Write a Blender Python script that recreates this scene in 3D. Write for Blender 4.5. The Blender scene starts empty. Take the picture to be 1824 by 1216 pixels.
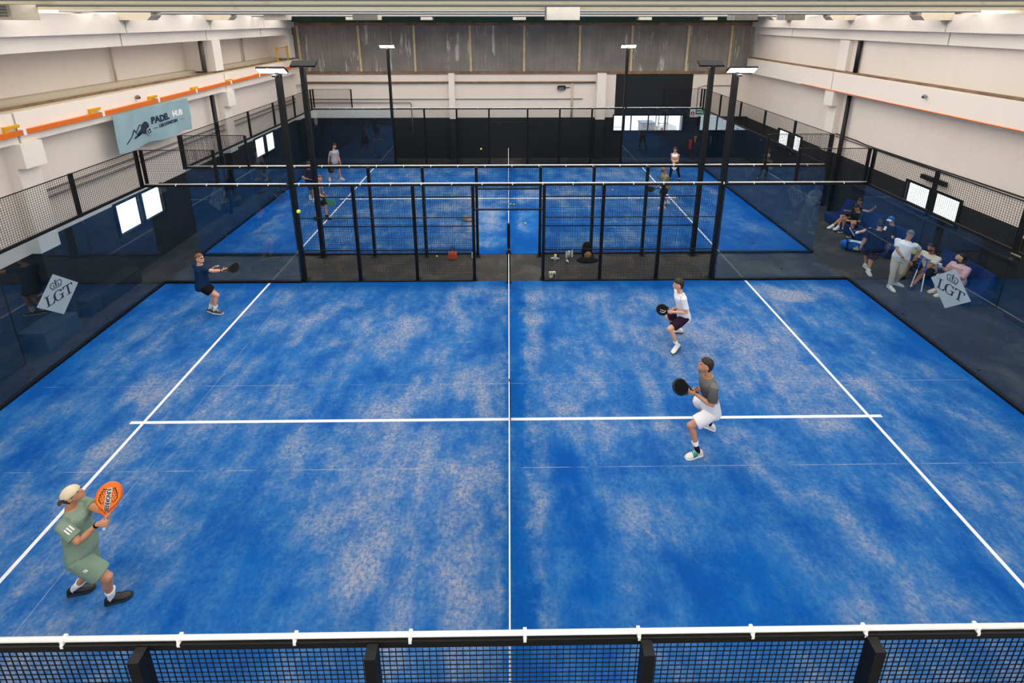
import bpy, bmesh, math, random
from math import sin, cos, pi, radians, sqrt, atan2
from mathutils import Vector, Matrix, Euler, noise as mnoise
random.seed(7)
SC = bpy.context.scene
COL = SC.collection
V = Vector
# ------------------------------------------------------------------ camera, world, exposure
cam_d = bpy.data.cameras.new('camera'); cam = bpy.data.objects.new('camera', cam_d); COL.objects.link(cam)
cam.location = (-0.0014, -2.4584, 7.3918); cam.rotation_euler = (1.3094, -0.0001, -0.0114)
cam_d.sensor_width = 36; cam_d.lens = 846.995/1824*36
cam_d.shift_x = -2.876/1824; cam_d.shift_y = -345.83/1824
cam_d.clip_start = 0.05; cam_d.clip_end = 300
SC.camera = cam
w = bpy.data.worlds.new('world'); SC.world = w; w.use_nodes = True
w.node_tree.nodes['Background'].inputs[0].default_value = (0.93, 0.96, 1.0, 1)
w.node_tree.nodes['Background'].inputs[1].default_value = 0.9
sun_d = bpy.data.lights.new('sun', 'SUN'); sun = bpy.data.objects.new('sun', sun_d); COL.objects.link(sun)
sun_d.energy = 6; sun_d.angle = .02; sun.rotation_euler = (radians(-6), 0, 0)
SC.view_settings.view_transform = 'Standard'; SC.view_settings.look = 'None'
SC.view_settings.exposure = 0.0; SC.view_settings.gamma = 1; SC.view_settings.use_curve_mapping = False
LAMP_E = 60.0      # floodlight emission
ROOF_E = 5.2       # glowing roof panels, added as fill light
# ------------------------------------------------------------------ materials
def lin(c):
    return tuple(((x/255)/12.92 if x/255 <= 0.04045 else ((x/255+0.055)/1.055)**2.4) for x in c)
MATS = {}
def mat(name, rgb, rough=0.6, metal=0.0, var=0.0, scale=8.0, bump=0.0, spec=0.5, bscale=40.0):
    if name in MATS: return MATS[name]
    m = bpy.data.materials.new(name); m.use_nodes = True; nt = m.node_tree; b = nt.nodes['Principled BSDF']
    c = lin(rgb)
    b.inputs['Base Color'].default_value = (*c, 1); b.inputs['Roughness'].default_value = rough
    b.inputs['Metallic'].default_value = metal; b.inputs['Specular IOR Level'].default_value = spec
    tc = nt.nodes.new('ShaderNodeTexCoord')
    n = nt.nodes.new('ShaderNodeTexNoise'); n.inputs['Scale'].default_value = scale; n.inputs['Detail'].default_value = 6
    nt.links.new(tc.outputs['Object'], n.inputs['Vector'])
    r = nt.nodes.new('ShaderNodeValToRGB'); v = max(var, 0.03)
    r.color_ramp.elements[0].position = 0.3; r.color_ramp.elements[1].position = 0.7
    r.color_ramp.elements[0].color = (*[x*(1-v) for x in c], 1); r.color_ramp.elements[1].color = (*[min(1, x*(1+v)) for x in c], 1)
    nt.links.new(n.outputs['Fac'], r.inputs['Fac']); nt.links.new(r.outputs['Color'], b.inputs['Base Color'])
    if bump:
        n2 = nt.nodes.new('ShaderNodeTexNoise'); n2.inputs['Scale'].default_value = bscale; n2.inputs['Detail'].default_value = 4
        nt.links.new(tc.outputs['Object'], n2.inputs['Vector'])
        bp = nt.nodes.new('ShaderNodeBump'); bp.inputs['Strength'].default_value = bump; bp.inputs['Distance'].default_value = 0.02
        nt.links.new(n2.outputs['Fac'], bp.inputs['Height']); nt.links.new(bp.outputs['Normal'], b.inputs['Normal'])
    MATS[name] = m; return m
def emit(name, rgb, s):
    m = bpy.data.materials.new(name); m.use_nodes = True; nt = m.node_tree
    nt.nodes.remove(nt.nodes['Principled BSDF']); e = nt.nodes.new('ShaderNodeEmission')
    e.inputs[0].default_value = (*rgb, 1); e.inputs[1].default_value = s
    nt.links.new(e.outputs[0], nt.nodes['Material Output'].inputs[0]); return m
class N:   # tiny node helper
    def __init__(s, m): s.nt = m.node_tree; s.b = s.nt.nodes.get('Principled BSDF')
    def add(s, t, **k):
        n = s.nt.nodes.new('ShaderNode'+t)
        for a, v in k.items(): setattr(n, a, v)
        return n
    def link(s, a, b): s.nt.links.new(a, b)
    def math(s, op, a, b=None, clamp=False):
        n = s.add('Math', operation=op, use_clamp=clamp)
        for i, x in enumerate((a, b)):
            if x is None: continue
            if isinstance(x, (int, float)): n.inputs[i].default_value = x
            else: s.link(x, n.inputs[i])
        return n.outputs[0]
    def noise(s, vec, scale, detail=6, rough=0.55, dist=0.0):
        n = s.add('TexNoise'); n.inputs['Scale'].default_value = scale; n.inputs['Detail'].default_value = detail
        n.inputs['Roughness'].default_value = rough; n.inputs['Distortion'].default_value = dist; s.link(vec, n.inputs['Vector']); return n.outputs['Fac']
    def smooth(s, x, a, b):
        n = s.add('MapRange', interpolation_type='SMOOTHSTEP'); s.link(x, n.inputs[0]); n.inputs[1].default_value = a; n.inputs[2].default_value = b; return n.outputs[0]
    def mix(s, f, a, b):
        n = s.add('Mix', data_type='RGBA')
        if isinstance(f, float): n.inputs[0].default_value = f
        else: s.link(f, n.inputs[0])
        for i, x in ((6, a), (7, b)):
            if isinstance(x, tuple): n.inputs[i].default_value = (*x, 1)
            else: s.link(x, n.inputs[i])
        return n.outputs[2]
def turf_mat(name, y0, y1, amount, seed):
    m = bpy.data.materials.new(name); m.use_nodes = True; h = N(m)
    g = h.add('NewGeometry'); P = g.outputs['Position']
    sep = h.add('SeparateXYZ'); h.link(P, sep.inputs[0]); X, Y = sep.outputs[0], sep.outputs[1]
    def mp(sx, sy, off):
        q = h.add('Mapping'); q.inputs['Scale'].default_value = (sx, sy, 1); q.inputs['Location'].default_value = (off, off*1.7, seed); h.link(P, q.inputs[0]); return q.outputs[0]
    big = h.noise(mp(1, 1, 3), 0.38, 3, 0.55)
    mid = h.noise(mp(1.1, .85, 9), 1.25, 6, 0.6, 0.1)
    strk = h.noise(mp(2.6, 0.6, 4), 1.0, 6, 0.6, 0.1)
    blot = h.noise(mp(1, 1, 6), 4.5, 6, 0.65)
    fine = h.noise(mp(1, 1, 1), 17.0, 6, 0.75)
    grain = h.noise(mp(1, 1, 2), 90.0, 3, 0.8)
    s = h.math('ADD', h.math('MULTIPLY', big, 0.30), h.math('MULTIPLY', mid, 0.34))
    s = h.math('ADD', s, h.math('ADD', h.math('MULTIPLY', strk, 0.18), h.math('MULTIPLY', blot, 0.18)))
    # play wear: sand gathers where players stand, clean turf against the glass and along the fences
    for bx_, by_, rx, ry, am in BLOBS:
        dx = h.math('MULTIPLY', h.math('SUBTRACT', X, bx_), 1/rx); dy = h.math('MULTIPLY', h.math('SUBTRACT', Y, by_+y0), 1/ry)
        d2 = h.math('ADD', h.math('MULTIPLY', dx, dx), h.math('MULTIPLY', dy, dy))
        s = h.math('ADD', s, h.math('MULTIPLY', h.smooth(d2, 1.6, 0.0), am*(1 if y0 == 0 else .5)))
    ax = h.math('ABSOLUTE', X); wob = h.math('MULTIPLY', h.math('SUBTRACT', blot, .5), .5)
    ex = h.smooth(h.math('ADD', ax, wob), 10.0, 9.0); ey0 = h.smooth(h.math('ADD', Y, wob), y0, y0+.7); ey1 = h.smooth(h.math('ADD', Y, wob), y1-.05, y1-.6)
    nx = h.smooth(h.math('ADD', h.math('ABSOLUTE', h.math('SUBTRACT', X, 0.14)), wob), 0.05, 0.32)
    e = h.math('MULTIPLY', h.math('MULTIPLY', ex, ey0), h.math('MULTIPLY', ey1, nx))
    s = h.math('ADD', s, h.math('MULTIPLY', h.math('SUBTRACT', e, 1.0), 0.11))
    f = h.smooth(s, 0.50-amount, 0.66-amount)
    hz = h.smooth(s, 0.40-amount, 0.58-amount)
    f2 = h.math('MULTIPLY', f, h.math('ADD', 0.08, h.math('MULTIPLY', h.smooth(fine, 0.32, 0.68), 1.0)))
    f2 = h.math('MULTIPLY', f2, h.math('ADD', 0.35, h.math('MULTIPLY', h.smooth(grain, 0.3, 0.7), 1.0)), clamp=True)
    deep = h.mix(h.smooth(h.math('ADD', h.math('MULTIPLY', mid, .5), h.math('MULTIPLY', fine, .5)), .38, .6), TURF_A, TURF_B)
    deep = h.mix(h.math('MULTIPLY', h.smooth(grain, .3, .75), .35), deep, TURF_C)
    hz = h.math('MULTIPLY', hz, h.math('ADD', .30, h.math('MULTIPLY', h.smooth(fine, .25, .75), .65)))
    haze = h.mix(h.math('MULTIPLY', hz, .85), deep, TURF_D)
    c = h.mix(f2, haze, SAND)
    # seams between turf rolls: thin pale sand lines
    seam = None
    for k in (3.98, 5.93):
        yy = y0 + k
        l = h.math('LESS_THAN', h.math('ABSOLUTE', h.math('SUBTRACT', Y, yy)), 0.006)
        seam = l if seam is None else h.math('MAXIMUM', seam, l)
    l = h.math('LESS_THAN', h.math('ABSOLUTE', h.math('ADD', X, 6.18)), 0.006); seam = h.math('MAXIMUM', seam, l)
    sf = h.math('MULTIPLY', seam, h.math('MULTIPLY', h.smooth(h.noise(mp(1, 1, 5), 1.3, 4), .38, .6), .38))
    c = h.mix(sf, c, (0.55, 0.55, 0.56))
    h.link(c, h.b.inputs['Base Color']); h.b.inputs['Roughness'].default_value = 0.95; h.b.inputs['Specular IOR Level'].default_value = 0.15
    bp = h.add('Bump'); bp.inputs['Strength'].default_value = 0.5; bp.inputs['Distance'].default_value = 0.02
    h.link(grain, bp.inputs['Height']); h.link(bp.outputs[0], h.b.inputs['Normal'])
    return m
TURF_A = (0.0008, 0.060, 0.315); TURF_B = (0.001, 0.105, 0.40); TURF_C = (0.002, 0.15, 0.48); TURF_D = (0.075, 0.225, 0.44); SAND = (0.43, 0.40, 0.40)
BLOBS = [(1.05, 2.7, .55, 1.2, -.11), (3.0, 2.1, 1.3, .6, -.09), (.95, 4.2, .3, .55, -.08), (.8, 1.1, .8, .6, -.09), (-1.6, 4.2, 1.6, 2.4, .055), (-.7, 2.2, .35, 1.6, .06), (3.4, 4.4, 1.4, .7, .06),
         (5.0, 7.6, 2.2, 1.2, .03), (.65, 8.0, .25, 1.4, .07), (7.9, 9.15, .75, .3, .12), (-6.6, 5.9, 1.4, 1.0, .04), (-3.6, 2.0, 1.4, .9, -.05), (-8.2, 4.6, .8, 1.2, -.04), (-2.6, 8.4, 1.6, 1.0, .03), (6.3, 3.2, .8, 1.2, -.05), (3.9, 1.0, 1.5, .5, .04)]
def rubber_mat():
    m = bpy.data.materials.new('dark_rubber_floor'); m.use_nodes = True; h = N(m)
    P = h.add('NewGeometry').outputs['Position']
    a = h.noise(P, 1.1, 8, 0.65, .6); b = h.noise(P, 45, 4, 0.8)
    f = h.math('MULTIPLY', h.smooth(a, .42, .75), h.math('ADD', .4, b), clamp=True)
    c = h.mix(f, (0.017, 0.019, 0.022), (0.070, 0.064, 0.058)); h.link(c, h.b.inputs['Base Color'])
    h.b.inputs['Roughness'].default_value = 0.75
    return m
def glass_mat(name, tint, dirt=0.0):
    m = bpy.data.materials.new(name); m.use_nodes = True; h = N(m); h.nt.nodes.remove(h.b)
    fr = h.add('Fresnel'); fr.inputs[0].default_value = 1.52
    g = h.add('NewGeometry'); front = h.math('SUBTRACT', 1.0, g.outputs['Backfacing'])
    f1 = fr.outputs[0]; two = h.math('DIVIDE', h.math('MULTIPLY', f1, 2.0), h.math('ADD', f1, 1.0))   # both faces of the pane reflect
    fac = h.math('MULTIPLY', two, front)
    tr = h.add('BsdfTransparent'); tr.inputs[0].default_value = (*tint, 1)
    gl = h.add('BsdfGlossy'); gl.inputs['Roughness'].default_value = 0.01; gl.inputs[0].default_value = (.95, .98, 1, 1)
    mx = h.add('MixShader'); h.link(fac, mx.inputs[0]); h.link(tr.outputs[0], mx.inputs[1]); h.link(gl.outputs[0], mx.inputs[2])
    h.link(mx.outputs[0], h.nt.nodes['Material Output'].inputs[0]); return m
def wall_mat(name, rgb, stain=0.12, vs=0.35):
    m = bpy.data.materials.new(name); m.use_nodes = True; h = N(m); c = lin(rgb)
    P = h.add('NewGeometry').outputs['Position']
    q = h.add('Mapping'); q.inputs['Scale'].default_value = (1, 1, vs); h.link(P, q.inputs[0])
    a = h.noise(q.outputs[0], 1.6, 8, .7, .4); b = h.noise(P, 0.5, 3)
    f = h.math('MULTIPLY', h.smooth(a, .5, .85), stain*4, clamp=True)
    col = h.mix(f, c, tuple(x*k for x, k in zip(c, (.8, .74, .66))))
    col = h.mix(h.math('MULTIPLY', h.smooth(b, .35, .7), .25), col, tuple(x*.93 for x in c))
    h.link(col, h.b.inputs['Base Color']); h.b.inputs['Roughness'].default_value = .85
    return m
M_black = mat('black_powder_coat', (9, 9, 10), .5, var=.1, spec=.35)
M_wire = mat('black_wire', (8, 8, 9), .6, spec=.3)
M_white = wall_mat('white_painted_wall', (226, 214, 203))
M_white2 = wall_mat('white_beam_paint', (232, 222, 212), .06)
M_dark = wall_mat('black_painted_wall', (22, 24, 28), .1)
M_floor = rubber_mat()
M_glass = glass_mat('tempered_glass', (.86, .92, .95))
M_pane = glass_mat('window_glass', (.97, .98, .98))
M_tape = mat('white_net_tape', (232, 232, 232), .7)
M_line = mat('white_line_turf', (226, 228, 232), .9, var=.06, scale=40)
M_tube = mat('white_plastic_tube', (238, 236, 232), .35)
M_steel = mat('steel', (150, 152, 155), .35, .8)
M_grey = mat('grey_metal', (120, 120, 122), .5)
M_rust = mat('rusty_ledge', (120, 94, 72), .8, var=.35, scale=3)
M_conc = wall_mat('dirty_concrete', (190, 178, 158), .3, 1)
M_orange = mat('orange_duct', (216, 104, 14), .5)
M_yellow = mat('yellow_paint', (212, 156, 14), .5)
M_ball = mat('ball_felt', (214, 232, 70), .9)
M_batten = mat('timber_batten', (196, 172, 134), .8, var=.15, scale=6)
M_navy = mat('navy_print', (24, 32, 62), .7)
M_led = emit('led_panel', (1, .97, .92), LAMP_E)
M_roof = emit('roof_fill_panel', (1, .96, .90), ROOF_E)
M_decal = mat('frosted_grey_decal', (150, 166, 174), .6)
M_ceil = wall_mat('grubby_ceiling', (186, 180, 160), .35, 1)
M_beamo = wall_mat('olive_beam', (176, 168, 138), .4, 1)
M_clamp = mat('clamp_metal', (70, 72, 76), .5, .6)
M_boxp = mat('pale_box_paint', (176, 170, 160), .7, var=.08, scale=4)
M_green = mat('dark_green_beam', (12, 64, 44), .6, var=.25, scale=2)
# ------------------------------------------------------------------ mesh builder
class MB:
    def __init__(s): s.v = []; s.f = []; s.m = []
    def box(s, c, d, R=None, mi=0):
        b = len(s.v); c = V(c)
        for x in (-.5, .5):
            for y in (-.5, .5):
                for z in (-.5, .5):
                    p = V((x*d[0], y*d[1], z*d[2])); s.v.append(c + (R @ p if R else p))
        for q in ((0, 1, 3, 2), (4, 6, 7, 5), (0, 4, 5, 1), (2, 3, 7, 6), (0, 2, 6, 4), (1, 5, 7, 3)):
            s.f.append([b+i for i in q]); s.m.append(mi)
        return s
    def bx(s, x0, x1, y0, y1, z0, z1, mi=0): return s.box(((x0+x1)/2, (y0+y1)/2, (z0+z1)/2), (x1-x0, y1-y0, z1-z0), mi=mi)
    def ring(s, pts): b = len(s.v); s.v += [V(p) for p in pts]; return list(range(b, b+len(pts)))
    def rings(s, rs, cap=True, closed=True, mi=0):
        n = len(rs[0])
        for a, b in zip(rs, rs[1:]):
            for i in range(n if closed else n-1):
                j = (i+1) % n; s.f.append([a[i], a[j], b[j], b[i]]); s.m.append(mi)
        if cap: s.f.append(list(reversed(rs[0]))); s.m.append(mi); s.f.append(list(rs[-1])); s.m.append(mi)
        return s
    def tube(s, pts, rad, n=12, flat=1.0, side=None, round_end=True, mi=0):
        pts = [V(p) for p in pts]
        if not hasattr(rad, '__len__'): rad = [rad]*len(pts)
        rad = list(rad)
        if round_end:
            d0 = (pts[0]-pts[1]).normalized(); d1 = (pts[-1]-pts[-2]).normalized()
            pts = [pts[0]+d0*rad[0]*.95, pts[0]+d0*rad[0]*.6] + pts + [pts[-1]+d1*rad[-1]*.6, pts[-1]+d1*rad[-1]*.95]
            rad = [rad[0]*.25, rad[0]*.78] + rad + [rad[-1]*.78, rad[-1]*.25]
        rs = []; prev = None
        for i, p in enumerate(pts):
            t = (pts[min(i+1, len(pts)-1)]-pts[max(i-1, 0)]).normalized()
            a = V(side) if side is not None else (prev if prev is not None else (V((0, 0, 1)) if abs(t.z) < .9 else V((1, 0, 0))))
            a = (a - t*a.dot(t))
            if a.length < 1e-5: a = t.orthogonal()
            a.normalize(); prev = a; b = t.cross(a)
            rs.append(s.ring([p + a*cos(2*pi*k/n)*rad[i] + b*sin(2*pi*k/n)*rad[i]*flat for k in range(n)]))
        return s.rings(rs, mi=mi)
    def sq(s, p0, p1, a, b, up=(0, 0, 1), mi=0):   # square bar from p0 to p1
        p0, p1 = V(p0), V(p1); t = (p1-p0).normalized(); u = V(up)
        if abs(t.dot(u)) > .95: u = V((0, 1, 0))
        sx = t.cross(u).normalized(); sy = sx.cross(t)
        rs = [s.ring([p + sx*i*a/2 + sy*j*b/2 for i, j in ((-1, -1), (1, -1), (1, 1), (-1, 1))]) for p in (p0, p1)]
        return s.rings(rs, mi=mi)
    def ell(s, c, r, R=None, nu=18, nv=12, mi=0, fn=None):
        c = V(c); rs = []
        for j in range(1, nv):
            th = pi*j/nv; row = []
            for i in range(nu):
                ph = 2*pi*i/nu; p = V((sin(th)*cos(ph), sin(th)*sin(ph), cos(th)))
                if fn: p = fn(p)
                p = V((p.x*r[0], p.y*r[1], p.z*r[2])); row.append(c + (R @ p if R else p))
            rs.append(s.ring(row))
        s.rings(rs, cap=False, mi=mi)
        for k, ix in ((1, 0), (-1, -1)):
            p = V((0, 0, k));
            if fn: p = fn(p)
            p = V((p.x*r[0], p.y*r[1], p.z*r[2])); t = s.ring([c + (R @ p if R else p)])[0]
            row = rs[ix]
            for i in range(nu):
                j = (i+1) % nu; s.f.append([t, row[j], row[i]] if k < 0 else [t, row[i], row[j]]); s.m.append(mi)
        return s
    def loft(s, secs, n=20, mi=0, pw=2.0):    # secs: (center, rx, ry, sideVec, frontVec)
        rs = []
        for c, rx, ry, sx, sy in secs:
            row = []
            for k in range(n):
                a = 2*pi*k/n; ca, sa = cos(a), sin(a)
                ca = math.copysign(abs(ca)**(2/pw), ca); sa = math.copysign(abs(sa)**(2/pw), sa)
                row.append(V(c) + V(sx)*rx*ca + V(sy)*ry*sa)
            rs.append(s.ring(row))
        return s.rings(rs, mi=mi)
    def poly(s, pts, mi=0): s.f.append(s.ring(pts)); s.m.append(mi); return s
    def prism(s, pts2, o, ax, ay, t, mi=0):   # extruded 2D outline; n = ax x ay
        o, ax, ay = V(o), V(ax), V(ay); nn = ax.cross(ay).normalized()
        a = s.ring([o+ax*p[0]+ay*p[1]-nn*t/2 for p in pts2]); b = s.ring([o+ax*p[0]+ay*p[1]+nn*t/2 for p in pts2])
        return s.rings([a, b], mi=mi)
    def mesh(s, name, mats, smooth=False):
        me = bpy.data.meshes.new(name); me.from_pydata([tuple(v) for v in s.v], [], s.f)
        for m in (mats if isinstance(mats, (list, tuple)) else [mats]): me.materials.append(m)
        if len(me.materials) > 1: me.polygons.foreach_set('material_index', s.m)
        bm = bmesh.new(); bm.from_mesh(me); bmesh.ops.recalc_face_normals(bm, faces=bm.faces); bm.to_mesh(me); bm.free()
        if smooth: me.polygons.foreach_set('use_smooth', [True]*len(me.polygons))
        return me
    def build(s, name, mats, parent=None, loc=None, smooth=False, bevel=0, rot=None):
        o = link(name, s.mesh(name, mats, smooth), parent, loc, rot)
        if bevel:
            b = o.modifiers.new('bevel', 'BEVEL'); b.width = bevel; b.segments = 2; b.limit_method = 'ANGLE'
        return o
def link(name, me, parent=None, loc=None, rot=None):
    o = bpy.data.objects.new(name, me); COL.objects.link(o)
    if parent: o.parent = parent
    if loc is not None: o.location = loc
    if rot is not None: o.rotation_euler = rot
    return o
def thing(name, label, cat, loc=(0, 0, 0), rz=0, group=None):
    o = link(name, None, None, loc, (0, 0, rz)); return tag(o, label, cat, group)
def tag(o, label, cat, group=None):
    o['label'] = label; o['category'] = cat
    if group: o['group'] = group
    return o
def struct(name, mb, m, loc=None):
    o = mb.build(name, m, None, loc); o['kind'] = 'structure'; return o
def dup(root, loc=None, rz=None, label=None, scale=None):
    r = root.copy(); COL.objects.link(r)
    if loc is not None: r.location = loc
    if rz is not None: r.rotation_euler = (0, 0, rz)
    if label: r['label'] = label
    if scale: r.scale = scale
    for ch in list(root.children):
        c = ch.copy(); COL.objects.link(c); c.parent = r
        for g in list(ch.children):
            d = g.copy(); COL.objects.link(d); d.parent = c
    return r
def remesh(mb, name, m, vox, parent, loc=(0, 0, 0), smooth=2, disp=0.0, dscale=6.0):
    """voxel union of overlapping closed shapes -> one continuous smooth mesh"""
    me = mb.mesh(name+'_src', m); o = bpy.data.objects.new('tmp', me); COL.objects.link(o)
    r = o.modifiers.new('r', 'REMESH'); r.mode = 'VOXEL'; r.voxel_size = vox; r.use_smooth_shade = True
    if smooth:
        s = o.modifiers.new('s', 'SMOOTH'); s.iterations = smooth; s.factor = .6
    dg = bpy.context.evaluated_depsgraph_get(); ev = o.evaluated_get(dg)
    me2 = bpy.data.meshes.new_from_object(ev); bpy.data.objects.remove(o); bpy.data.meshes.remove(me)
    me2.name = name
    if disp:
        ns = [v.normal.copy() for v in me2.vertices]
        for v, nn in zip(me2.vertices, ns):
            p = v.co*dscale; q = V((p.x*1.3, p.y*1.3, p.z*.6))
            v.co += nn*disp*(mnoise.noise(q) + .6*mnoise.noise(q*2.3))
    if not me2.materials: me2.materials.append(m)
    me2.polygons.foreach_set('use_smooth', [True]*len(me2.polygons))
    ob = link(name, me2, parent, loc); return ob
def text_mesh(s, size, o, ax, ay, bold=0.0, depth=.004, sx=1.0, fn=None, align='LEFT'):
    cu = bpy.data.curves.new('t', 'FONT'); cu.body = s; cu.size = size; cu.extrude = depth; cu.offset = bold; cu.align_x = align; cu.resolution_u = 3
    ob = bpy.data.objects.new('t', cu); COL.objects.link(ob)
    me = bpy.data.meshes.new_from_object(ob.evaluated_get(bpy.context.evaluated_depsgraph_get()))
    bpy.data.objects.remove(ob); bpy.data.curves.remove(cu)
    o, ax, ay = V(o), V(ax), V(ay); nn = ax.cross(ay)
    for v in me.vertices:
        p = v.co.copy(); q = o + ax*p.x*sx + ay*p.y + nn*p.z
        if fn: q = q + fn(q)
        v.co = q
    return me
# ------------------------------------------------------------------ room shell
XL, XR, YF, YB, ZC = -11.25, 13.0, 22.9, -7.0, 8.0
XU = -12.2; XRU = 13.15
GAP = 1.68; W = 10.0
struct('floor', MB().bx(XL-1.2, XR+.4, YB, YF+.3, -.22, -.012), M_floor)
def wall_cells(mb, mk, us, zs, holes, zdark):
    """grid of solid cells round the openings; cells below zdark are the painted black band"""
    us = sorted(set(us + [h[0] for h in holes] + [h[1] for h in holes])); zs = sorted(set(zs + [h[2] for h in holes] + [h[3] for h in holes] + [z for z in [2.28]]))
    for a, b in zip(us, us[1:]):
        for c, d in zip(zs, zs[1:]):
            cu, cz = (a+b)/2, (c+d)/2
            if any(h[0] < cu < h[1] and h[2] < cz < h[3] for h in holes): continue
            mk(a, b, c, d, 1 if zdark(cu, cz) else 0)
# left wall (below crane beam)
holesL = [(10.34, 11.19, 1.36, 2.26), (11.32, 12.14, 1.38, 2.26), (18.07, 18.93, 1.42, 2.25), (19.05, 19.87, 1.42, 2.25)]
mb = MB(); wall_cells(mb, lambda a, b, c, d, k: mb.bx(XL-.05, XL, a, b, c, d, k), [YB, 8.3, YF], [-.1, 2.06, 5.3], holesL, lambda u, z: (z < 2.28 and u > 8.3) or z < 2.06)
struct('wall_left', mb, [M_white, M_dark])
holesR = [(10.18, 11.0, 1.59, 2.34), (11.18, 12.02, 1.59, 2.34), (17.85, 18.60, 1.60, 2.34), (18.80, 19.65, 1.60, 2.34)]
mb = MB(); wall_cells(mb, lambda a, b, c, d, k: mb.bx(XR, XR+.05, a, b, c, d, k), [YB, YF], [-.1, 7.9], holesR, lambda u, z: z < 2.28)
struct('wall_right', mb, [M_white, M_dark])
holesF = [(5.75, 9.51, 1.54, 2.37), (10.4, 13.0, 1.54, 2.25)]
mb = MB(); wall_cells(mb, lambda a, b, c, d, k: mb.bx(a, b, YF, YF+.08, c, d, k), [XL-1.2, 5.75, 9.88, XR+.3], [-.1, 4.68], holesF, lambda u, z: z < 2.28 or 5.75 < u < 9.88)
struct('wall_back', mb, [M_white, M_dark])
# upper set-back left wall
struct('wall_left_upper', MB().bx(XU-.2, XU, YB, YF, 5.3, 7.95), M_white)
# crane beams and white eaves bands, joints between precast lengths
def band(name, x0, x1, z0, z1, cuts, m=M_white2):
    mb = MB(); ys = [YB] + cuts + [YF]
    for a, b in zip(ys, ys[1:]): mb.bx(x0, x1, a+.025, b-.025, z0, z1)
    return struct(name, mb, m)
band('trim_1', XL-.05, -10.95, 4.72, 5.40, [8.0, 16.1], M_white2)
struct('trim_2', MB().bx(XU, -11.0, YB, YF, 5.40, 5.43), M_conc)
mb = MB(); mb.bx(XU, -11.9, YB, YF, 5.43, 5.56); struct('trim_3', mb, M_conc)
pipe_r = MB(); pipe_r.bx(-11.3, -11.2, YB, YF, 5.43, 5.475); pipe_r.bx(-11.23, -11.21, YB, YF, 5.47, 5.50); struct('trim_32', pipe_r, M_rust)
band('trim_4', XU-.05, -11.15, 6.66, 7.03, [7.8, 11.7, 15.7, 19.7])
band('trim_5', XU-.05, -10.98, 7.03, 7.55, [7.8, 11.75, 15.75, 19.75])
band('trim_6', 12.65, XR+.02, 4.72, 5.44, [8.0, 16.0])
struct('trim_7', MB().bx(12.75, XR, YB, YF, 5.44, 5.50), M_rust)
band('trim_8', 12.85, XR+.02, 6.68, 7.05, [11.6, 19.5])
band('trim_9', 12.68, XR+.02, 7.05, 7.55, [11.6, 19.5])
# columns with corbels
def col(name, side, y, wid=.5, up=True, yu=None):
    mb = MB(); s = side
    xw = XL if s < 0 else XR; xf = xw - s*.22; xc = xw - s*.42
    a, b = sorted((xw+s*.02, xf)); mb.bx(a, b, y-wid/2, y+wid/2, 2.28 if y > 8.3 or s > 0 else 2.06, 4.72)
    mb.bx(a, b, y-wid/2, y+wid/2, -.01, 2.28 if y > 8.3 or s > 0 else 2.06, 1)
    a, b = sorted((xf, xc)); mb.bx(a, b, y-wid/2, y+wid/2, 4.15, 4.72)
    if up:
        xw2 = XU if s < 0 else XR; xf2 = -11.1 if s < 0 else 12.85
        yu = yu or y; a, b = sorted((xw2, xf2)); mb.bx(a, b, yu-wid/2, yu+wid/2, 5.51, 6.655)
    return struct(name, mb, [M_white2, M_dark])
col('trim_10', -1, 8.12, yu=7.45); col('trim_11', -1, 16.15); col('trim_12', 1, 15.95); col('trim_13', 1, 7.9); col('trim_31', -1, 22.6, .5)
# far wall: ledge columns, grey sheeting with timber battens, header
mb = MB(); mb.bx(-3.15, -2.84, YF-.22, YF+.02, 2.25, 4.68); mb.bx(-3.15, -2.84, YF-.22, YF, -.01, 2.25, 1); struct('trim_14', mb, [M_white2, M_dark])
mb = MB(); mb.bx(4.70, 5.18, YF-.3, YF+.02, 2.22, 4.68); mb.bx(4.70, 5.18, YF-.3, YF, -.01, 2.22, 1); struct('trim_15', mb, [M_white2, M_dark])
def sheet_mat():
    m = bpy.data.materials.new('grey_streaked_sheeting'); m.use_nodes = True; h = N(m)
    P = h.add('NewGeometry').outputs['Position']
    q = h.add('Mapping'); q.inputs['Scale'].default_value = (1, 1, .09); h.link(P, q.inputs[0])
    a = h.noise(q.outputs[0], 3.2, 5, .7, .2); b = h.noise(P, .8, 5); q2 = h.add('Mapping'); q2.inputs['Scale'].default_value = (1, 1, .03); h.link(P, q2.inputs[0]); c2 = h.noise(q2.outputs[0], 14, 3)
    gate = h.smooth(h.noise(P, .9, 2), .38, .56)
    col = h.mix(h.smooth(b, .3, .7), (.170, .156, .142), (.250, .228, .204))
    col = h.mix(h.math('MULTIPLY', h.smooth(c2, .3, .7), .35), col, (.10, .095, .09))
    col = h.mix(h.math('MULTIPLY', h.smooth(a, .59, .64), gate), col, (.47, .44, .40))
    h.link(col, h.b.inputs['Base Color']); h.b.inputs['Roughness'].default_value = .8; return m
struct('wall_back_upper', MB().bx(XU, XR+.3, YF+.12, YF+.3, 4.68, 7.95), sheet_mat())
mb = MB()
for x in (-10.9, -7.77, -4.9, -1.98, .84, 3.76, 6.5, 9.45, 11.72):
    mb.box((x, YF+.09, 6.0), (.11, .07, 2.6), Matrix.Rotation(random.uniform(-.012, .012), 3, 'Y'))
struct('trim_16', mb, M_batten)
mb = MB(); mb.bx(XU, XR, YF-.04, YF+.14, 4.62, 4.76); mb.bx(XU, XR, YF-.04, YF+.14, 7.12, 7.27); struct('trim_17', mb, M_rust)
struct('trim_18', MB().bx(-10.9, 12.9, YF-.55, YF-.35, 7.30, 7.52), M_green)
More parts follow.
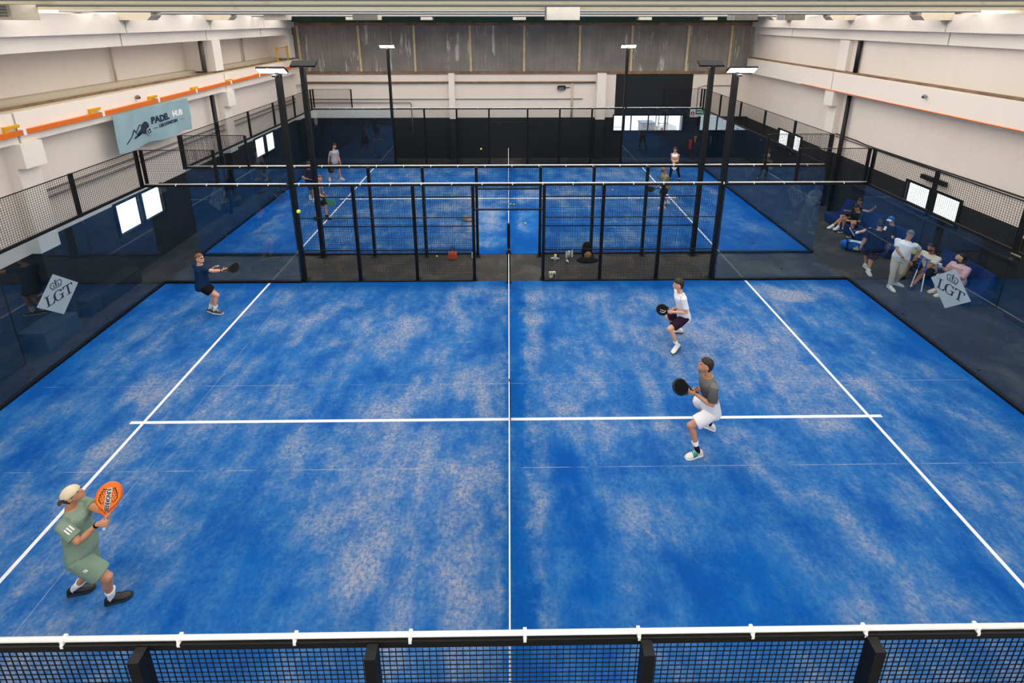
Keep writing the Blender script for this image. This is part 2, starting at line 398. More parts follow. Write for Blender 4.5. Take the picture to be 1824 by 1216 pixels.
# ceiling, purlins, glowing roof panels for fill light
mb = MB()
strips = [(-5.9, -4.9), (-2.6, -1.6), (0.6, 1.6), (5.3, 6.4), (8.0, 9.0), (10.2, 11.2), (12.3, 13.2), (14.2, 15.2), (16.2, 17.2), (18.2, 19.2), (20.1, 21.0)]
ys = [YB] + [y for s in strips for y in s] + [YF+.3]
for i in range(0, len(ys), 2): mb.bx(XU-.2, XR+.3, ys[i], ys[i+1], ZC, ZC+.12)
struct('ceiling', mb, M_ceil)
for i, (a, b) in enumerate(strips): struct('window_%d' % (i+20), MB().bx(XU-.2, XR+.3, a, b, ZC+.02, ZC+.06), M_roof)  # roof light strips, added along the whole hall to even out the lighting
mb = MB()
for y, z0, z1, t, k in ((4.55, 7.74, 8.0, .3, 0), (7.1, 7.68, 8.0, .26, 0), (9.6, 7.63, 8.0, .24, 0), (11.7, 7.60, 8.0, .3, 0), (13.6, 7.66, 8.0, .2, 0), (15.7, 7.58, 8.0, .3, 0), (17.7, 7.64, 8.0, .2, 0), (19.7, 7.57, 8.0, .3, 0), (21.3, 7.58, 8.0, .2, 0)):
    mb.bx(XU, XR+.1, y-t/2, y+t/2, z0, z1)
struct('trim_19', mb, M_beamo)
mb = MB()
for y, z in ((5.6, 7.72), (8.3, 7.70), (10.8, 7.62), (12.8, 7.58), (14.9, 7.62), (18.8, 7.55)):
    mb.tube([(XU+.3, y, z), (XR-.2, y, z)], .035, 8, round_end=False)
struct('trim_20', mb, M_grey)
def roof_box(x, y, wx=.75, h=.34, label='', m=None):
    t = thing('roof_box', label, 'housing', (x, y, 7.385), 0, None)
    mb = MB(); mb.bx(-wx/2, wx/2, -.28, .28, 0, h); mb.build('box_shell', m or M_boxp, t, bevel=.012)
    for s in (-1, 1): MB().tube([(s*wx*.32, 0, h-.01), (s*wx*.32, 0, .63)], .012, 8, round_end=False).build('hanger', M_grey, t)
    MB().bx(-wx/2-.015, -wx/2, -.22, .22, .03, h-.03).build('side_grille', M_grey, t)
    return t
RB = [(1.30, 9.4, .78, 'large pale box housing hanging under ceiling at centre of hall, biggest of them'),
      (-4.85, 14.6, .85, 'pale box housing under ceiling above and left of back left floodlight'),
      (8.15, 14.6, .82, 'pale box housing under ceiling above the black door area at right'),
      (.55, 21.4, .62, 'small pale box housing just left of the big central box, far back'),
      (-3.9, 21.4, .55, 'small pale box housing far back against green beam, left of centre'),
      (6.6, 21.4, .62, 'small pale box housing far back above right back floodlight'),
      (9.75, 21.4, .66, 'small pale box housing far back near right end of green beam'),
      (-7.4, 21.4, .7, 'small pale box housing far back near left end of green beam'),
      (11.0, 16.6, .8, 'pale grey box housing under ceiling beside right eaves band'),
      (-9.6, 18.2, .9, 'pale grey box housing under ceiling beside left eaves band')]
for x, y, wx, lb in RB: roof_box(x, y, wx, .34, lb)
def corbel(name, s, y):
    mb = MB(); x0 = -11.0 if s < 0 else 12.7; x1 = x0 - s*.95
    pr = [(0, 0), (0, .34), (1, .34), (1, .12), (.86, 0)]
    mb.prism([(x0-s*p[0]*.95, 7.385+p[1]) for p in pr], (0, y, 0), (1, 0, 0), (0, 0, 1), .42)
    struct(name, mb, M_conc)
for i, (s, y) in enumerate(((-1, 11.75), (-1, 15.75), (1, 11.65), (1, 15.6), (1, 19.6))): corbel('trim_%d' % (21+i), s, y)
t = thing('ventilation_unit', 'grey louvred ventilation unit hanging at top left corner under ceiling', 'ventilation unit', (-10.55, 8.0, 7.39))
MB().bx(-.55, .45, -.3, .3, 0, .6).build('casing', M_conc, t, bevel=.01)
mb = MB()
for k in range(8): mb.box((-.05, -.31, .08+k*.06), (.85, .02, .035), Matrix.Rotation(.5, 3, 'X'))
mb.build('louvre', M_grey, t)
# windows in the walls
def window(n, axis, pos, u0, u1, z0, z1, s, sill=True, mull=0):
    fr = MB(); t = .07
    def B(mb, a, b, c, d, dp=.1, off=0):
        if axis == 'X': mb.bx(pos-dp/2+off, pos+dp/2+off, a, b, c, d)
        else: mb.bx(a, b, pos-dp/2+off, pos+dp/2+off, c, d)
    B(fr, u0-t, u1+t, z1, z1+t); B(fr, u0-t, u1+t, z0-t, z0); B(fr, u0-t, u0, z0, z1); B(fr, u1, u1+t, z0, z1)
    for i in range(mull):
        x = u0 + (u1-u0)*(i+1)/(mull+1); B(fr, x-.025, x+.025, z0, z1)
    o = struct('window_%d' % n, fr, M_black)
    g = MB(); B(g, u0, u1, z0, z1, .01, s*.03); g.build('window_pane', M_pane, o)
    return o
n = 1
for h in holesL: window(n, 'X', XL, *h, -1); n += 1
for h in holesR: window(n, 'X', XR, *h, 1); n += 1
window(n, 'Y', YF, *holesF[0], 1, mull=3); n += 1
window(n, 'Y', YF, *holesF[1], 1, mull=3)
# room behind the dark office window: dim back and sides
mb = MB(); mb.bx(10.2, 13.4, YF+1.9, YF+2.0, 0, 3); mb.bx(10.1, 10.2, YF+.3, YF+2, 0, 3); mb.bx(13.4, 13.5, YF+.3, YF+2, 0, 3); mb.bx(10.1, 13.5, YF+.3, YF+2, 2.9, 3); mb.bx(10.1, 13.5, YF+.3, YF+2, -.1, 0)
struct('wall_office', mb, M_grey)
# outside: pale yard and buildings
struct('ground', MB().bx(-60, 60, -40, 80, -.6, -.45), mat('pale_yard', (236, 236, 238), .9))
g = 'buildings seen through the back window'
b = thing('outside_building', 'grey flat roofed building outside, seen through middle pane of back window', 'building', (10.1, 31.5, -.45))
MB().bx(-.45, .5, -.4, .5, 0, .55).build('wall', mat('build_a', (150, 142, 140), .8), b); MB().bx(-.5, .55, -.45, .55, .55, .68).build('roof', mat('roof_grey', (130, 132, 142), .7), b)
b = thing('outside_building', 'pale gabled building outside, seen through right pane of back window', 'building', (11.5, 31.6, -.45))
MB().prism([(-.7, 0), (.7, 0), (.7, .4), (0, .65), (-.7, .4)], (0, 0, 0), (1, 0, 0), (0, 0, 1), 1.0).build('wall', mat('build_b', (226, 222, 216), .8), b)
MB().box((-.3, -.52, .15), (.3, .04, .3)).build('door', mat('build_c', (150, 110, 105), .8), b)
b = thing('steel_tower', 'pale steel frame standing outside, seen through back window', 'frame', (10.45, 29.2, -.45))
mb = MB()
for x in (-.3, .3):
    for y in (-.3, .3): mb.bx(x-.04, x+.04, y-.04, y+.04, 0, 1.7)
mb.build('post', mat('build_d', (200, 180, 176), .7), b); mb = MB()
for z in (.5, 1.1, 1.66): MB().bx(-.34, .34, -.34, -.28, z-.03, z+.03).build('crossbar', MATS['build_d'], b)
# door at far right of back wall
dr = MB(); dr.bx(10.95, 11.0, YF-.06, YF, 0, 1.5); dr.bx(11.95, 12.0, YF-.06, YF, 0, 1.5); dr.bx(10.95, 12.0, YF-.06, YF, 1.46, 1.52)
d = struct('door_1', dr, M_black)
MB().bx(11.0, 11.95, YF-.03, YF-.01, .02, 1.46).build('door_leaf', mat('dark_teal_door', (14, 26, 36), .25), d)
MB().tube([(11.15, YF-.09, .85), (11.15, YF-.09, 1.2)], .015, 8).build('door_handle', M_steel, d)
struct('trim_33', MB().bx(XR-.10, XR, YB, 14.4, 1.38, 1.43), M_dark)
# ------------------------------------------------------------------ wall fittings
t = thing('wall_frame', 'pale wooden frame hung on dark right wall at right edge of photo', 'frame', (12.95, 8.05, 1.6))
for y_ in (-.40, .40): MB().bx(-.04, .05, y_-.04, y_+.04, 0, .55).build('upright', M_batten, t)
for z_ in (.0, .5): MB().bx(-.05, .05, -.45, .45, z_, z_+.05).build('crosspiece', M_batten, t)
def pipe(name, label, pts, r, m, cat='pipe'):
    o = MB().tube(pts, r, 10, round_end=False).build(name, m, smooth=True); return tag(o, label, cat)
duct = thing('cable_duct', 'long orange cable duct running along left crane beam above the banner', 'cable duct', (-10.88, 0, 4.96))
ysd = [YB+.2, 1.0, 4.5, 8.05, 10.2, 12.3, 14.15, 16.3, 18.5, 20.6, 22.4]
for a, b in zip(ysd, ysd[1:]):
    zz = lambda y: .012*max(0, y-10)
    mb = MB(); mb.sq((0, a+.05, zz(a)), (0, b-.05, zz(b)), .09, .11); mb.build('duct_length', M_orange, duct)
    MB().box((0, b, zz(b)), (.1, .07, .13)).build('clamp', M_tape, duct)
for i, y in enumerate((7.85, 10.03, 12.15, 14.15, 16.3, 18.45)):
    t = thing('bracket_light', 'small yellow bracket above orange duct, %s of six from the left' % ('first', 'second', 'third', 'fourth', 'fifth', 'sixth')[i], 'bracket', (-10.9, y, 5.1))
    mb = MB(); mb.bx(-.05, .03, -.16, .16, -.02, .05); mb.bx(-.05, .03, -.16, -.1, -.1, -.02); mb.build('bracket', M_yellow, t, bevel=.006)
    MB().tube([(0, .12, -.02), (0, .13, -.16)], .008, 6, round_end=False).build('rod', M_tape, t)
t = thing('security_camera', 'small round camera on left crane beam above the banner', 'camera', (-10.93, 11.55, 5.2))
MB().ell((.04, 0, 0), (.06, .06, .06)).build('camera_body', M_rust, t, smooth=True); MB().ell((.09, 0, -.02), (.025, .03, .03)).build('lens', M_black, t, smooth=True)
t = thing('security_camera', 'small round black camera on right crane beam', 'camera', (12.64, 11.69, 5.16))
MB().ell((-.05, 0, 0), (.06, .06, .06)).build('camera_body', M_grey, t, smooth=True); MB().ell((-.1, 0, -.02), (.03, .035, .035)).build('lens', M_black, t, smooth=True)
tray = thing('cable_tray', 'thin wire cable tray with orange cable along right crane beam', 'cable tray', (12.6, 0, 4.72))
mb = MB()
for o_ in (-.08, 0, .08): mb.tube([(o_, 2, .0), (o_, 17.9, .0)], .006, 6, round_end=False)
y = 2.0
while y < 17.9: mb.tube([(-.09, y, 0), (.09, y, 0)], .004, 5, round_end=False); y += .15
mb.build('tray', M_grey, tray)
MB().tube([(.02, 2, .02), (.02, 8, .03), (0, 13, .02), (.03, 17.9, .02)], .018, 8).build('cable', M_orange, tray, smooth=True)
pipe('downpipe', 'black vertical downpipe on right wall beside white column', [(12.86, 15.2, 0.0), (12.86, 15.2, 4.7)], .075, M_black)
pipe('downpipe', 'black upper length of downpipe above right crane beam', [(12.9, 15.2, 5.5), (12.9, 15.2, 6.66)], .075, M_black)
pipe('downpipe', 'dark vertical downpipe low on left wall beside second column', [(-11.0, 15.2, 0.0), (-11.0, 15.2, 4.7)], .075, M_black)
pipe('downpipe', 'dark upper downpipe beside second column above left ledge', [(-11.35, 15.6, 5.43), (-11.35, 15.6, 6.66)], .08, mat('dark_pipe', (70, 66, 62), .6))
pipe('conduit', 'thin grey conduit on upper left wall nearer the camera', [(-12.1, 12.4, 5.55), (-12.1, 12.4, 6.66)], .03, M_conc)
pipe('conduit', 'thin dark conduit on upper left wall, left of upper downpipe', [(-12.1, 16.2, 5.55), (-12.1, 16.2, 6.66)], .05, M_grey)
pipe('conduit', 'thin conduit on upper left wall beyond second column', [(-12.1, 19.8, 5.55), (-12.1, 19.8, 6.66)], .035, M_conc)
pipe('heating_pipe', 'upper dark heating pipe along left wall behind the mesh', [(-11.15, 8.3, 3.42), (-11.15, 22.6, 3.42)], .028, M_grey)
pipe('heating_pipe', 'lower dark heating pipe along left wall behind the mesh', [(-11.15, 8.3, 3.24), (-11.15, 22.6, 3.24)], .028, M_grey)
pipe('wall_cable', 'black cable running along right wall above the dark band', [(12.95, 16.3, 3.05), (12.95, 14.6, 3.06), (12.95, 14.0, 3.02), (12.95, 11.6, 3.04), (12.95, 7, 3.1)], .022, M_black, 'cable')
pipe('wall_cable', 'thinner lower black cable along right wall above the dark band', [(12.96, 16.3, 2.95), (12.96, 14.6, 2.96), (12.96, 11.6, 2.97), (12.96, 7, 3.02)], .014, M_black, 'cable')
pipe('wall_pipe', 'brown cable pipe along back wall ledge below the grey sheeting', [(-10.9, YF-.06, 4.19), (4.65, YF-.06, 4.19)], .05, M_rust)
pipe('wall_pipe', 'thin grey upper pipe across white back wall', [(-10.7, YF-.04, 3.30), (6.5-2.5, YF-.04, 3.30)], .022, M_grey)
pipe('wall_pipe', 'thin grey lower pipe across white back wall turning down', [(-10.7, YF-.05, 3.12), (-5.25, YF-.05, 3.12), (-5.2, YF-.05, 3.05), (-5.2, YF-.05, 1.4)], .024, M_grey)
pipe('conduit', 'brown vertical conduit at right end of back wall', [(3.42, YF-.04, 4.15), (3.42, YF-.04, 2.3)], .05, M_conc)
pipe('conduit', 'pale conduit loop on white back wall at right corner', [(10.2, YF-.03, 2.5), (10.2, YF-.03, 3.9), (10.5, YF-.03, 4.0), (12.3, YF-.03, 4.0)], .02, M_grey)
t = thing('wall_floodlight', 'small black wall floodlight on white back wall', 'floodlight', (2.84, YF-.1, 3.91))
MB().box((0, 0, 0), (.42, .14, .2), Euler((.3, 0, .2)).to_matrix()).build('lamp_body', M_black, t, bevel=.015)
MB().tube([(.2, .05, 0), (.45, .08, 0)], .02, 8).build('arm', M_black, t); MB().box((-.02, -.085, -.03), (.3, .01, .13), Euler((.3, 0, .2)).to_matrix()).build('lamp_glass', M_grey, t)
t = thing('radiant_heater', 'black bar heater mounted on right wall above the windows', 'heater', (12.9, 11.08, 2.7))
MB().bx(-.06, .06, -.42, .42, -.07, .07).build('heater_body', M_black, t, bevel=.01); MB().bx(.04, .1, -.05, .05, -.04, .04).build('wall_bracket', M_black, t)
# signs
t = thing('exit_sign', 'green emergency exit sign with running figure on back wall', 'sign', (10.41, YF-.02, 2.56))
MB().bx(-.22, .22, -.01, .01, -.11, .11).build('sign_plate', mat('sign_green', (14, 120, 76), .5), t)
mb = MB(); mb.bx(-.02, .0, -.014, -.01, -.03, .03); mb.prism([(-.02, -.01), (.10, .0), (.0, .06)], (0, -.012, 0), (1, 0, 0), (0, 0, 1), .004); mb.prism([(.1, -.08), (.14, -.08), (.17, .0), (.13, .06), (.1, .03)], (0, -.012, 0), (1, 0, 0), (0, 0, 1), .004); mb.prism([(-.17, -.03), (-.08, -.03), (-.08, -.05), (-.03, 0), (-.08, .05), (-.08, .03), (-.17, .03)], (0, -.012, 0), (1, 0, 0), (0, 0, 1), .004)
mb.build('pictogram', M_tape, t)
t = thing('fire_sign', 'round red and white fire extinguisher sign on back wall', 'sign', (10.02, YF-.02, 2.5))
MB().bx(-.13, .13, -.01, .01, -.13, .13).build('sign_plate', M_tape, t); MB().tube([(0, -.012, 0), (0, -.018, 0)], .11, 20, round_end=False).build('red_disc', mat('sign_red', (170, 26, 28), .5), t)
MB().prism([(-.03, -.06), (.03, -.06), (.03, .03), (0, .06), (-.03, .03)], (0, -.021, 0), (1, 0, 0), (0, 0, 1), .004).build('pictogram', M_tape, t)
t = thing('fire_extinguisher', 'red fire extinguisher hanging on black back wall', 'fire extinguisher', (10.02, YF-.12, .5))
MB().tube([(0, 0, .06), (0, 0, .48)], .085, 16).build('cylinder', MATS['sign_red'], t, smooth=True)
MB().tube([(0, 0, .55), (0, 0, .62)], .025, 10).build('valve', M_black, t); MB().tube([(.03, 0, .6), (.12, -.02, .5), (.11, -.02, .2)], .012, 8).build('hose', M_black, t, smooth=True)
t = thing('wall_hook', 'small yellow ring hook on back wall above fire extinguisher', 'hook', (10.3, YF-.03, 1.15))
mb = MB()
for k in range(12):
    a, b_ = 2*pi*k/12, 2*pi*(k+1)/12; mb.tube([(.06*cos(a), 0, .06*sin(a)), (.06*cos(b_), 0, .06*sin(b_))], .016, 6, round_end=False)
mb.tube([(0, 0, -.07), (0, 0, -.28)], .02, 6); mb.build('hook_ring', M_yellow, t)
# banner with print
def wave(q):
    u, v_ = q.y-10.4, q.z-3.8
    return V((.025*sin(u*4.1+v_*1.5)+.012*sin(u*9-v_*3)+.05*max(0, .25-v_)*sin(u*3+1), 0, 0))
bn = thing('banner', 'light blue fabric banner hanging on left wall with club name and racket logo', 'banner', (0, 0, 0))
mb = MB(); NX, NZ = 60, 20; Xb = -10.80
def bp(i, j, off): 
    y = 10.38+3.13*i/NX; z = 4.86-1.06*j/NZ - (.0 if j < NZ else .03*sin(i*.21)); q = V((Xb, y, z)); return q + wave(q) + V((off, 0, 0))
fr_ = [mb.ring([bp(i, j, .003) for i in range(NX+1)]) for j in range(NZ+1)]; bk = [mb.ring([bp(i, j, -.003) for i in range(NX+1)]) for j in range(NZ+1)]
for R_ in (fr_, bk):
    for a, b_ in zip(R_, R_[1:]):
        for i in range(NX): mb.f.append([a[i], a[i+1], b_[i+1], b_[i]]); mb.m.append(0)
mb.build('banner_cloth', mat('banner_blue', (136, 164, 172), .75, var=.05, scale=1.5, bump=.15, bscale=3), bn, smooth=True)
AY, AZ = V((0, 1, 0)), V((0, 0, 1))
def bprint(me, nm, m):
    me.materials.clear(); me.materials.append(m); return link(nm, me, bn)
bprint(text_mesh('PADEL', .275, (Xb+.014, 10.38+1.37, 4.86-.50), AY, AZ, .012, .003, 1.0, wave), 'banner_lettering', M_navy)
bprint(text_mesh('HUB', .255, (Xb+.014, 10.38+2.34, 4.86-.485), AY, AZ, .012, .003, .92, wave), 'banner_lettering', M_tape)
bprint(text_mesh('LIECHTENSTEIN', .135, (Xb+.014, 10.38+1.62, 4.86-.665), AY, AZ, .004, .003, .93, wave), 'banner_lettering', M_navy)
mb = MB()
def stroke(mb, pts, wd, o=(Xb+.014, 10.38, 4.86)):
    for p, q in zip(pts, pts[1:]):
        a = V((o[0], o[1]+p[0], o[2]-p[1])); b_ = V((o[0], o[1]+q[0], o[2]-q[1])); a += wave(a); b_ += wave(b_); mb.sq(a, b_, wd, .004, (1, 0, 0))
for q_ in ([(1.42, .655), (1.56, .655)], [(2.68, .635), (2.84, .635)]): m_ = MB(); stroke(m_, q_, .014); m_.build('banner_dash', M_navy, bn)
stroke(mb, [(.25, .86), (.38, .78), (.52, .70), (.68, .53), (.74, .63), (.92, .44), (.99, .47)], .028); stroke(mb, [(.52, .70), (.69, .56), (.76, .66)], .02)
mb.build('banner_logo', M_navy, bn)
mb = MB(); pts = []
for k in range(20):
    a = 2*pi*k/20; x, y = .15*cos(a), .19*sin(a); r_ = .62; pts.append((x*cos(r_)+y*sin(r_)+1.09, -(-x*sin(r_)+y*cos(r_))*1+.56))
q0 = V((Xb+.014, 10.38, 4.86))
mb.prism([(p[0], -p[1]) for p in pts], q0+wave(q0+V((0, 1.1, -.55))), AY, AZ, .004)
mb.sq(q0+V((.002, .98, -.66)), q0+V((.002, .62, -.77)), .05, .005, (1, 0, 0)); mb.sq(q0+V((.002, .93, -.6)), q0+V((.002, .75, -.72)), .09, .005, (1, 0, 0))
mb.build('banner_logo', M_navy, bn)
mb = MB(); c0 = q0+V((.008, 1.2, -.69)); mb.prism([(.105*cos(a*pi/8), .105*sin(a*pi/8)) for a in range(16)], c0, AY, AZ, .004); mb.build('banner_logo', mat('banner_light', (168, 196, 206), .7), bn)
mb = MB(); mb.prism([(.085*cos(a*pi/8), .085*sin(a*pi/8)) for a in range(16)], c0+V((.004, 0, 0)), AY, AZ, .004); mb.build('banner_logo', M_navy, bn)
mb = MB(); mb.sq(c0+V((.008, -.05, .08)), c0+V((.008, .0, -.08)), .014, .004, (1, 0, 0)); mb.sq(c0+V((.008, -.04, -.03)), c0+V((.008, .08, .02)), .014, .004, (1, 0, 0)); mb.build('banner_logo', MATS['banner_light'], bn)
# yellow stand on the ledge, far left
t = thing('yellow_stand', 'small yellow steel guard frame on left ledge near back wall', 'guard rail', (-11.15, 21.55, 5.43))
for y in (-.55, .55): MB().bx(-.03, .03, y-.03, y+.03, 0, .72).build('upright', M_yellow, t)
MB().bx(-.03, .03, -.65, .65, .62, .67).build('crossbar', M_yellow, t)
# low benches / boxes behind the left glass
t = tag(MB().bx(-11.2, -10.75, 8.4, 10.15, -.012, .44).build('low_bench', mat('dark_bench', (26, 30, 36), .6), bevel=.01), 'long dark low bench against left wall behind the glass', 'bench')
t = tag(MB().bx(-11.2, -10.55, 7.0, 7.85, -.012, .5).build('storage_cube', mat('dark_slate', (46, 62, 74), .6), bevel=.01), 'dark slate cube box behind left glass below the diamond logo', 'box')
t = thing('storage_cabinet', 'dark cabinet against white wall behind left glass', 'cabinet', (-10.95, 6.3, -.012))
MB().bx(-.28, .2, -.5, .35, 0, 1.5).build('cabinet_body', M_dark, t, bevel=.008)
MB().bx(.2, .215, -.46, .31, .05, 1.46).build('cabinet_door', M_dark, t); MB().bx(.215, .23, -.1, .05, 1.1, 1.13).build('handle', M_steel, t)
# ------------------------------------------------------------------ courts
def court(y0, name, label, amount, seed):
    mt = turf_mat(name+'_turf', y0, y0+W, amount, seed)
    o = struct('floor_'+name, MB().bx(-10, 10, y0, y0+W, -.012, 0.0), mt)
    for x in (-6.95, 6.95): MB().bx(x-.03, x+.03, y0+.03, y0+W-.05, 0, .004).build('court_line', M_line, o)
    MB().bx(-7.2, 7.2, y0+W/2-.03, y0+W/2+.03, .0, .0045).build('court_line', M_line, o)
    return o
court(0, 'near_court', '', .018, 0.0); court(W+GAP, 'far_court', '', .0, 31.0)
def wire_mesh_data(wd, ht, name='wire_panel', st=.05, r=.0026):
    """welded wire panel in local XZ, x 0..wd, z 0..ht"""
    mb = MB(); nx = max(1, round(wd/st)); nz = max(1, round(ht/st))
    for i in range(nx+1): x = wd*i/nx; mb.bx(x-r, x+r, -r, r, 0, ht)
    for j in range(nz+1): z = ht*j/nz; mb.bx(0, wd, r, r*3, z-r, z+r)
    me = bpy.data.meshes.new(name); me.from_pydata([tuple(v) for v in mb.v], [], mb.f); me.materials.append(M_wire); return me
WP = {}
def wp(wd, ht):
    k = (round(wd, 3), round(ht, 3))
    if k not in WP: WP[k] = wire_mesh_data(*k)
    return WP[k]
POSTX = [-6, -4.34, -2.67, -1, 1, 2.67, 4.34, 6]
me_post = MB().bx(-.04, .04, -.05, .05, 0, 3.0).mesh('post', M_black)
me_foot = MB().bx(-.09, .09, -.09, .09, 0, .012).mesh('foot_plate', M_black)
_c = MB(); _c.box((0, 0, 0), (.026, .048, .042)); _c.box((0, -.026, -.028), (.022, .010, .03)); me_clip = _c.mesh('clip', M_tube)
def side_fence(y, out, label, group=None, clips=True, zlow=.02):
    """out: direction (+1/-1) in y towards the outside of the court"""
    t = thing('mesh_fence', label, 'fence', (0, y, 0))
    for x in POSTX:
        if abs(x) < 5.9:
            p = link('post', me_post, t, (x, out*.075, -.0)); f = link('foot_plate', me_foot, p, (0, out*.06, 0))
    for a, b in zip(POSTX, POSTX[1:]):
        if a == -1:
            link('wire_panel', wp(b-a, .74), t, (a, 0, 2.25)); MB().bx(a, b, -.02, .02, 2.23, 2.27).build('door_header', M_black, t)
            continue
        link('wire_panel', wp(b-a, 3.0-zlow), t, (a, 0, zlow))
    for z in (1.0, 2.0):
        for a, b in ((-6, -1), (1, 6)): MB().bx(a, b, out*.012, out*.012+.02*out if out > 0 else out*.012, z-.012, z+.012).build('crossbar', M_black, t) if out > 0 else MB().bx(a, b, -.032, -.012, z-.012, z+.012).build('crossbar', M_black, t)
    for a, b in ((-6, -1), (1, 6)): MB().bx(a, b, -.015, .03, -.005, .035).build('bottom_bar', M_black, t)
    MB().bx(-10, 10, -.03, .03, 2.955, 3.01).build('top_bar', M_black, t)
    tb = MB()
    for a, b in ((-9.98, -6.12), (-5.9, 5.9), (6.12, 9.98)):
        MB().tube([(a, 0, 3.035), (b, 0, 3.035)], .017, 12, round_end=False).build('led_tube', M_tube, t, smooth=True)
    if clips:
        x = -9.13
        while x < 9.9:
            link('clip', me_clip, t, (x, 0, 3.03)); x += .84
    return t
def corner_glass(y, sx, out, label):
    t = thing('glass_wall', label, 'glass wall', (sx*6, y, 0))
    for k in (0, 1):
        a, b = sorted((sx*(2*k+.01), sx*(2*k+1.99))); MB().bx(a, b, -.006, .006, .06, 2.95).build('glass_panel', M_glass, t)
    a, b = sorted((sx*.05, sx*4.0)); MB().bx(a, b, -.04, .05, 0, .06).build('base_rail', M_black, t)
    a, b = sorted((sx*2.0, sx*3.97)); x0 = a
    o = link('wire_panel', wp(b-a, 1.0), t, (x0, 0, 3.0))
    for xx in (sx*2.0, sx*3.93): MB().bx(xx-.03, xx+.03, -.03+out*.03, .03+out*.03, 2.95, 4.0).build('post', M_black, t)
    MB().bx(a, b, -.01, .01, 3.99, 4.01).build('top_wire_bar', M_black, t)
    mb = MB()
    for z in (.35, 1.5, 2.6): mb.bx(sx*2.0-.02, sx*2.0+.02, -.012, .012, z-.02, z+.02)
    mb.build('glass_clamp', M_clamp, t)
    return t
def end_wall(y0, sx, label, logo=True):
    t = thing('glass_wall', label, 'glass wall', (sx*10, y0, 0))
    for k in range(5):
        MB().bx(-.006, .006, 2*k+.01, 2*k+1.99, .06, 2.95).build('glass_panel', M_glass, t)
        o = link('wire_panel', wp(1.94, 1.0), t, (0, 2*k+.03, 3.0), (0, 0, pi/2))
    MB().bx(-.05 if sx < 0 else -.04, .04 if sx < 0 else .05, 0, W, 0, .06).build('base_rail', M_black, t)
    MB().bx(-.03, .03, 0, W, 2.95, 3.01).build('top_bar', M_black, t); MB().bx(-.01, .01, 0, W, 3.99, 4.01).build('top_wire_bar', M_black, t)
    for k in range(6):
        yy = min(max(2*k, .04), W-.04); MB().bx(-.03+sx*.03, .03+sx*.03, yy-.04, yy+.04, 2.93, 4.0).build('post', M_black, t)
    for k in range(1, 5):
        mb = MB()
        for z in (.2, 2.8): mb.bx(-.014, .014, 2*k-.03, 2*k+.03, z-.02, z+.02)
        mb.build('glass_clamp', M_clamp, t)
    if logo: lgt(t, sx)
    return t
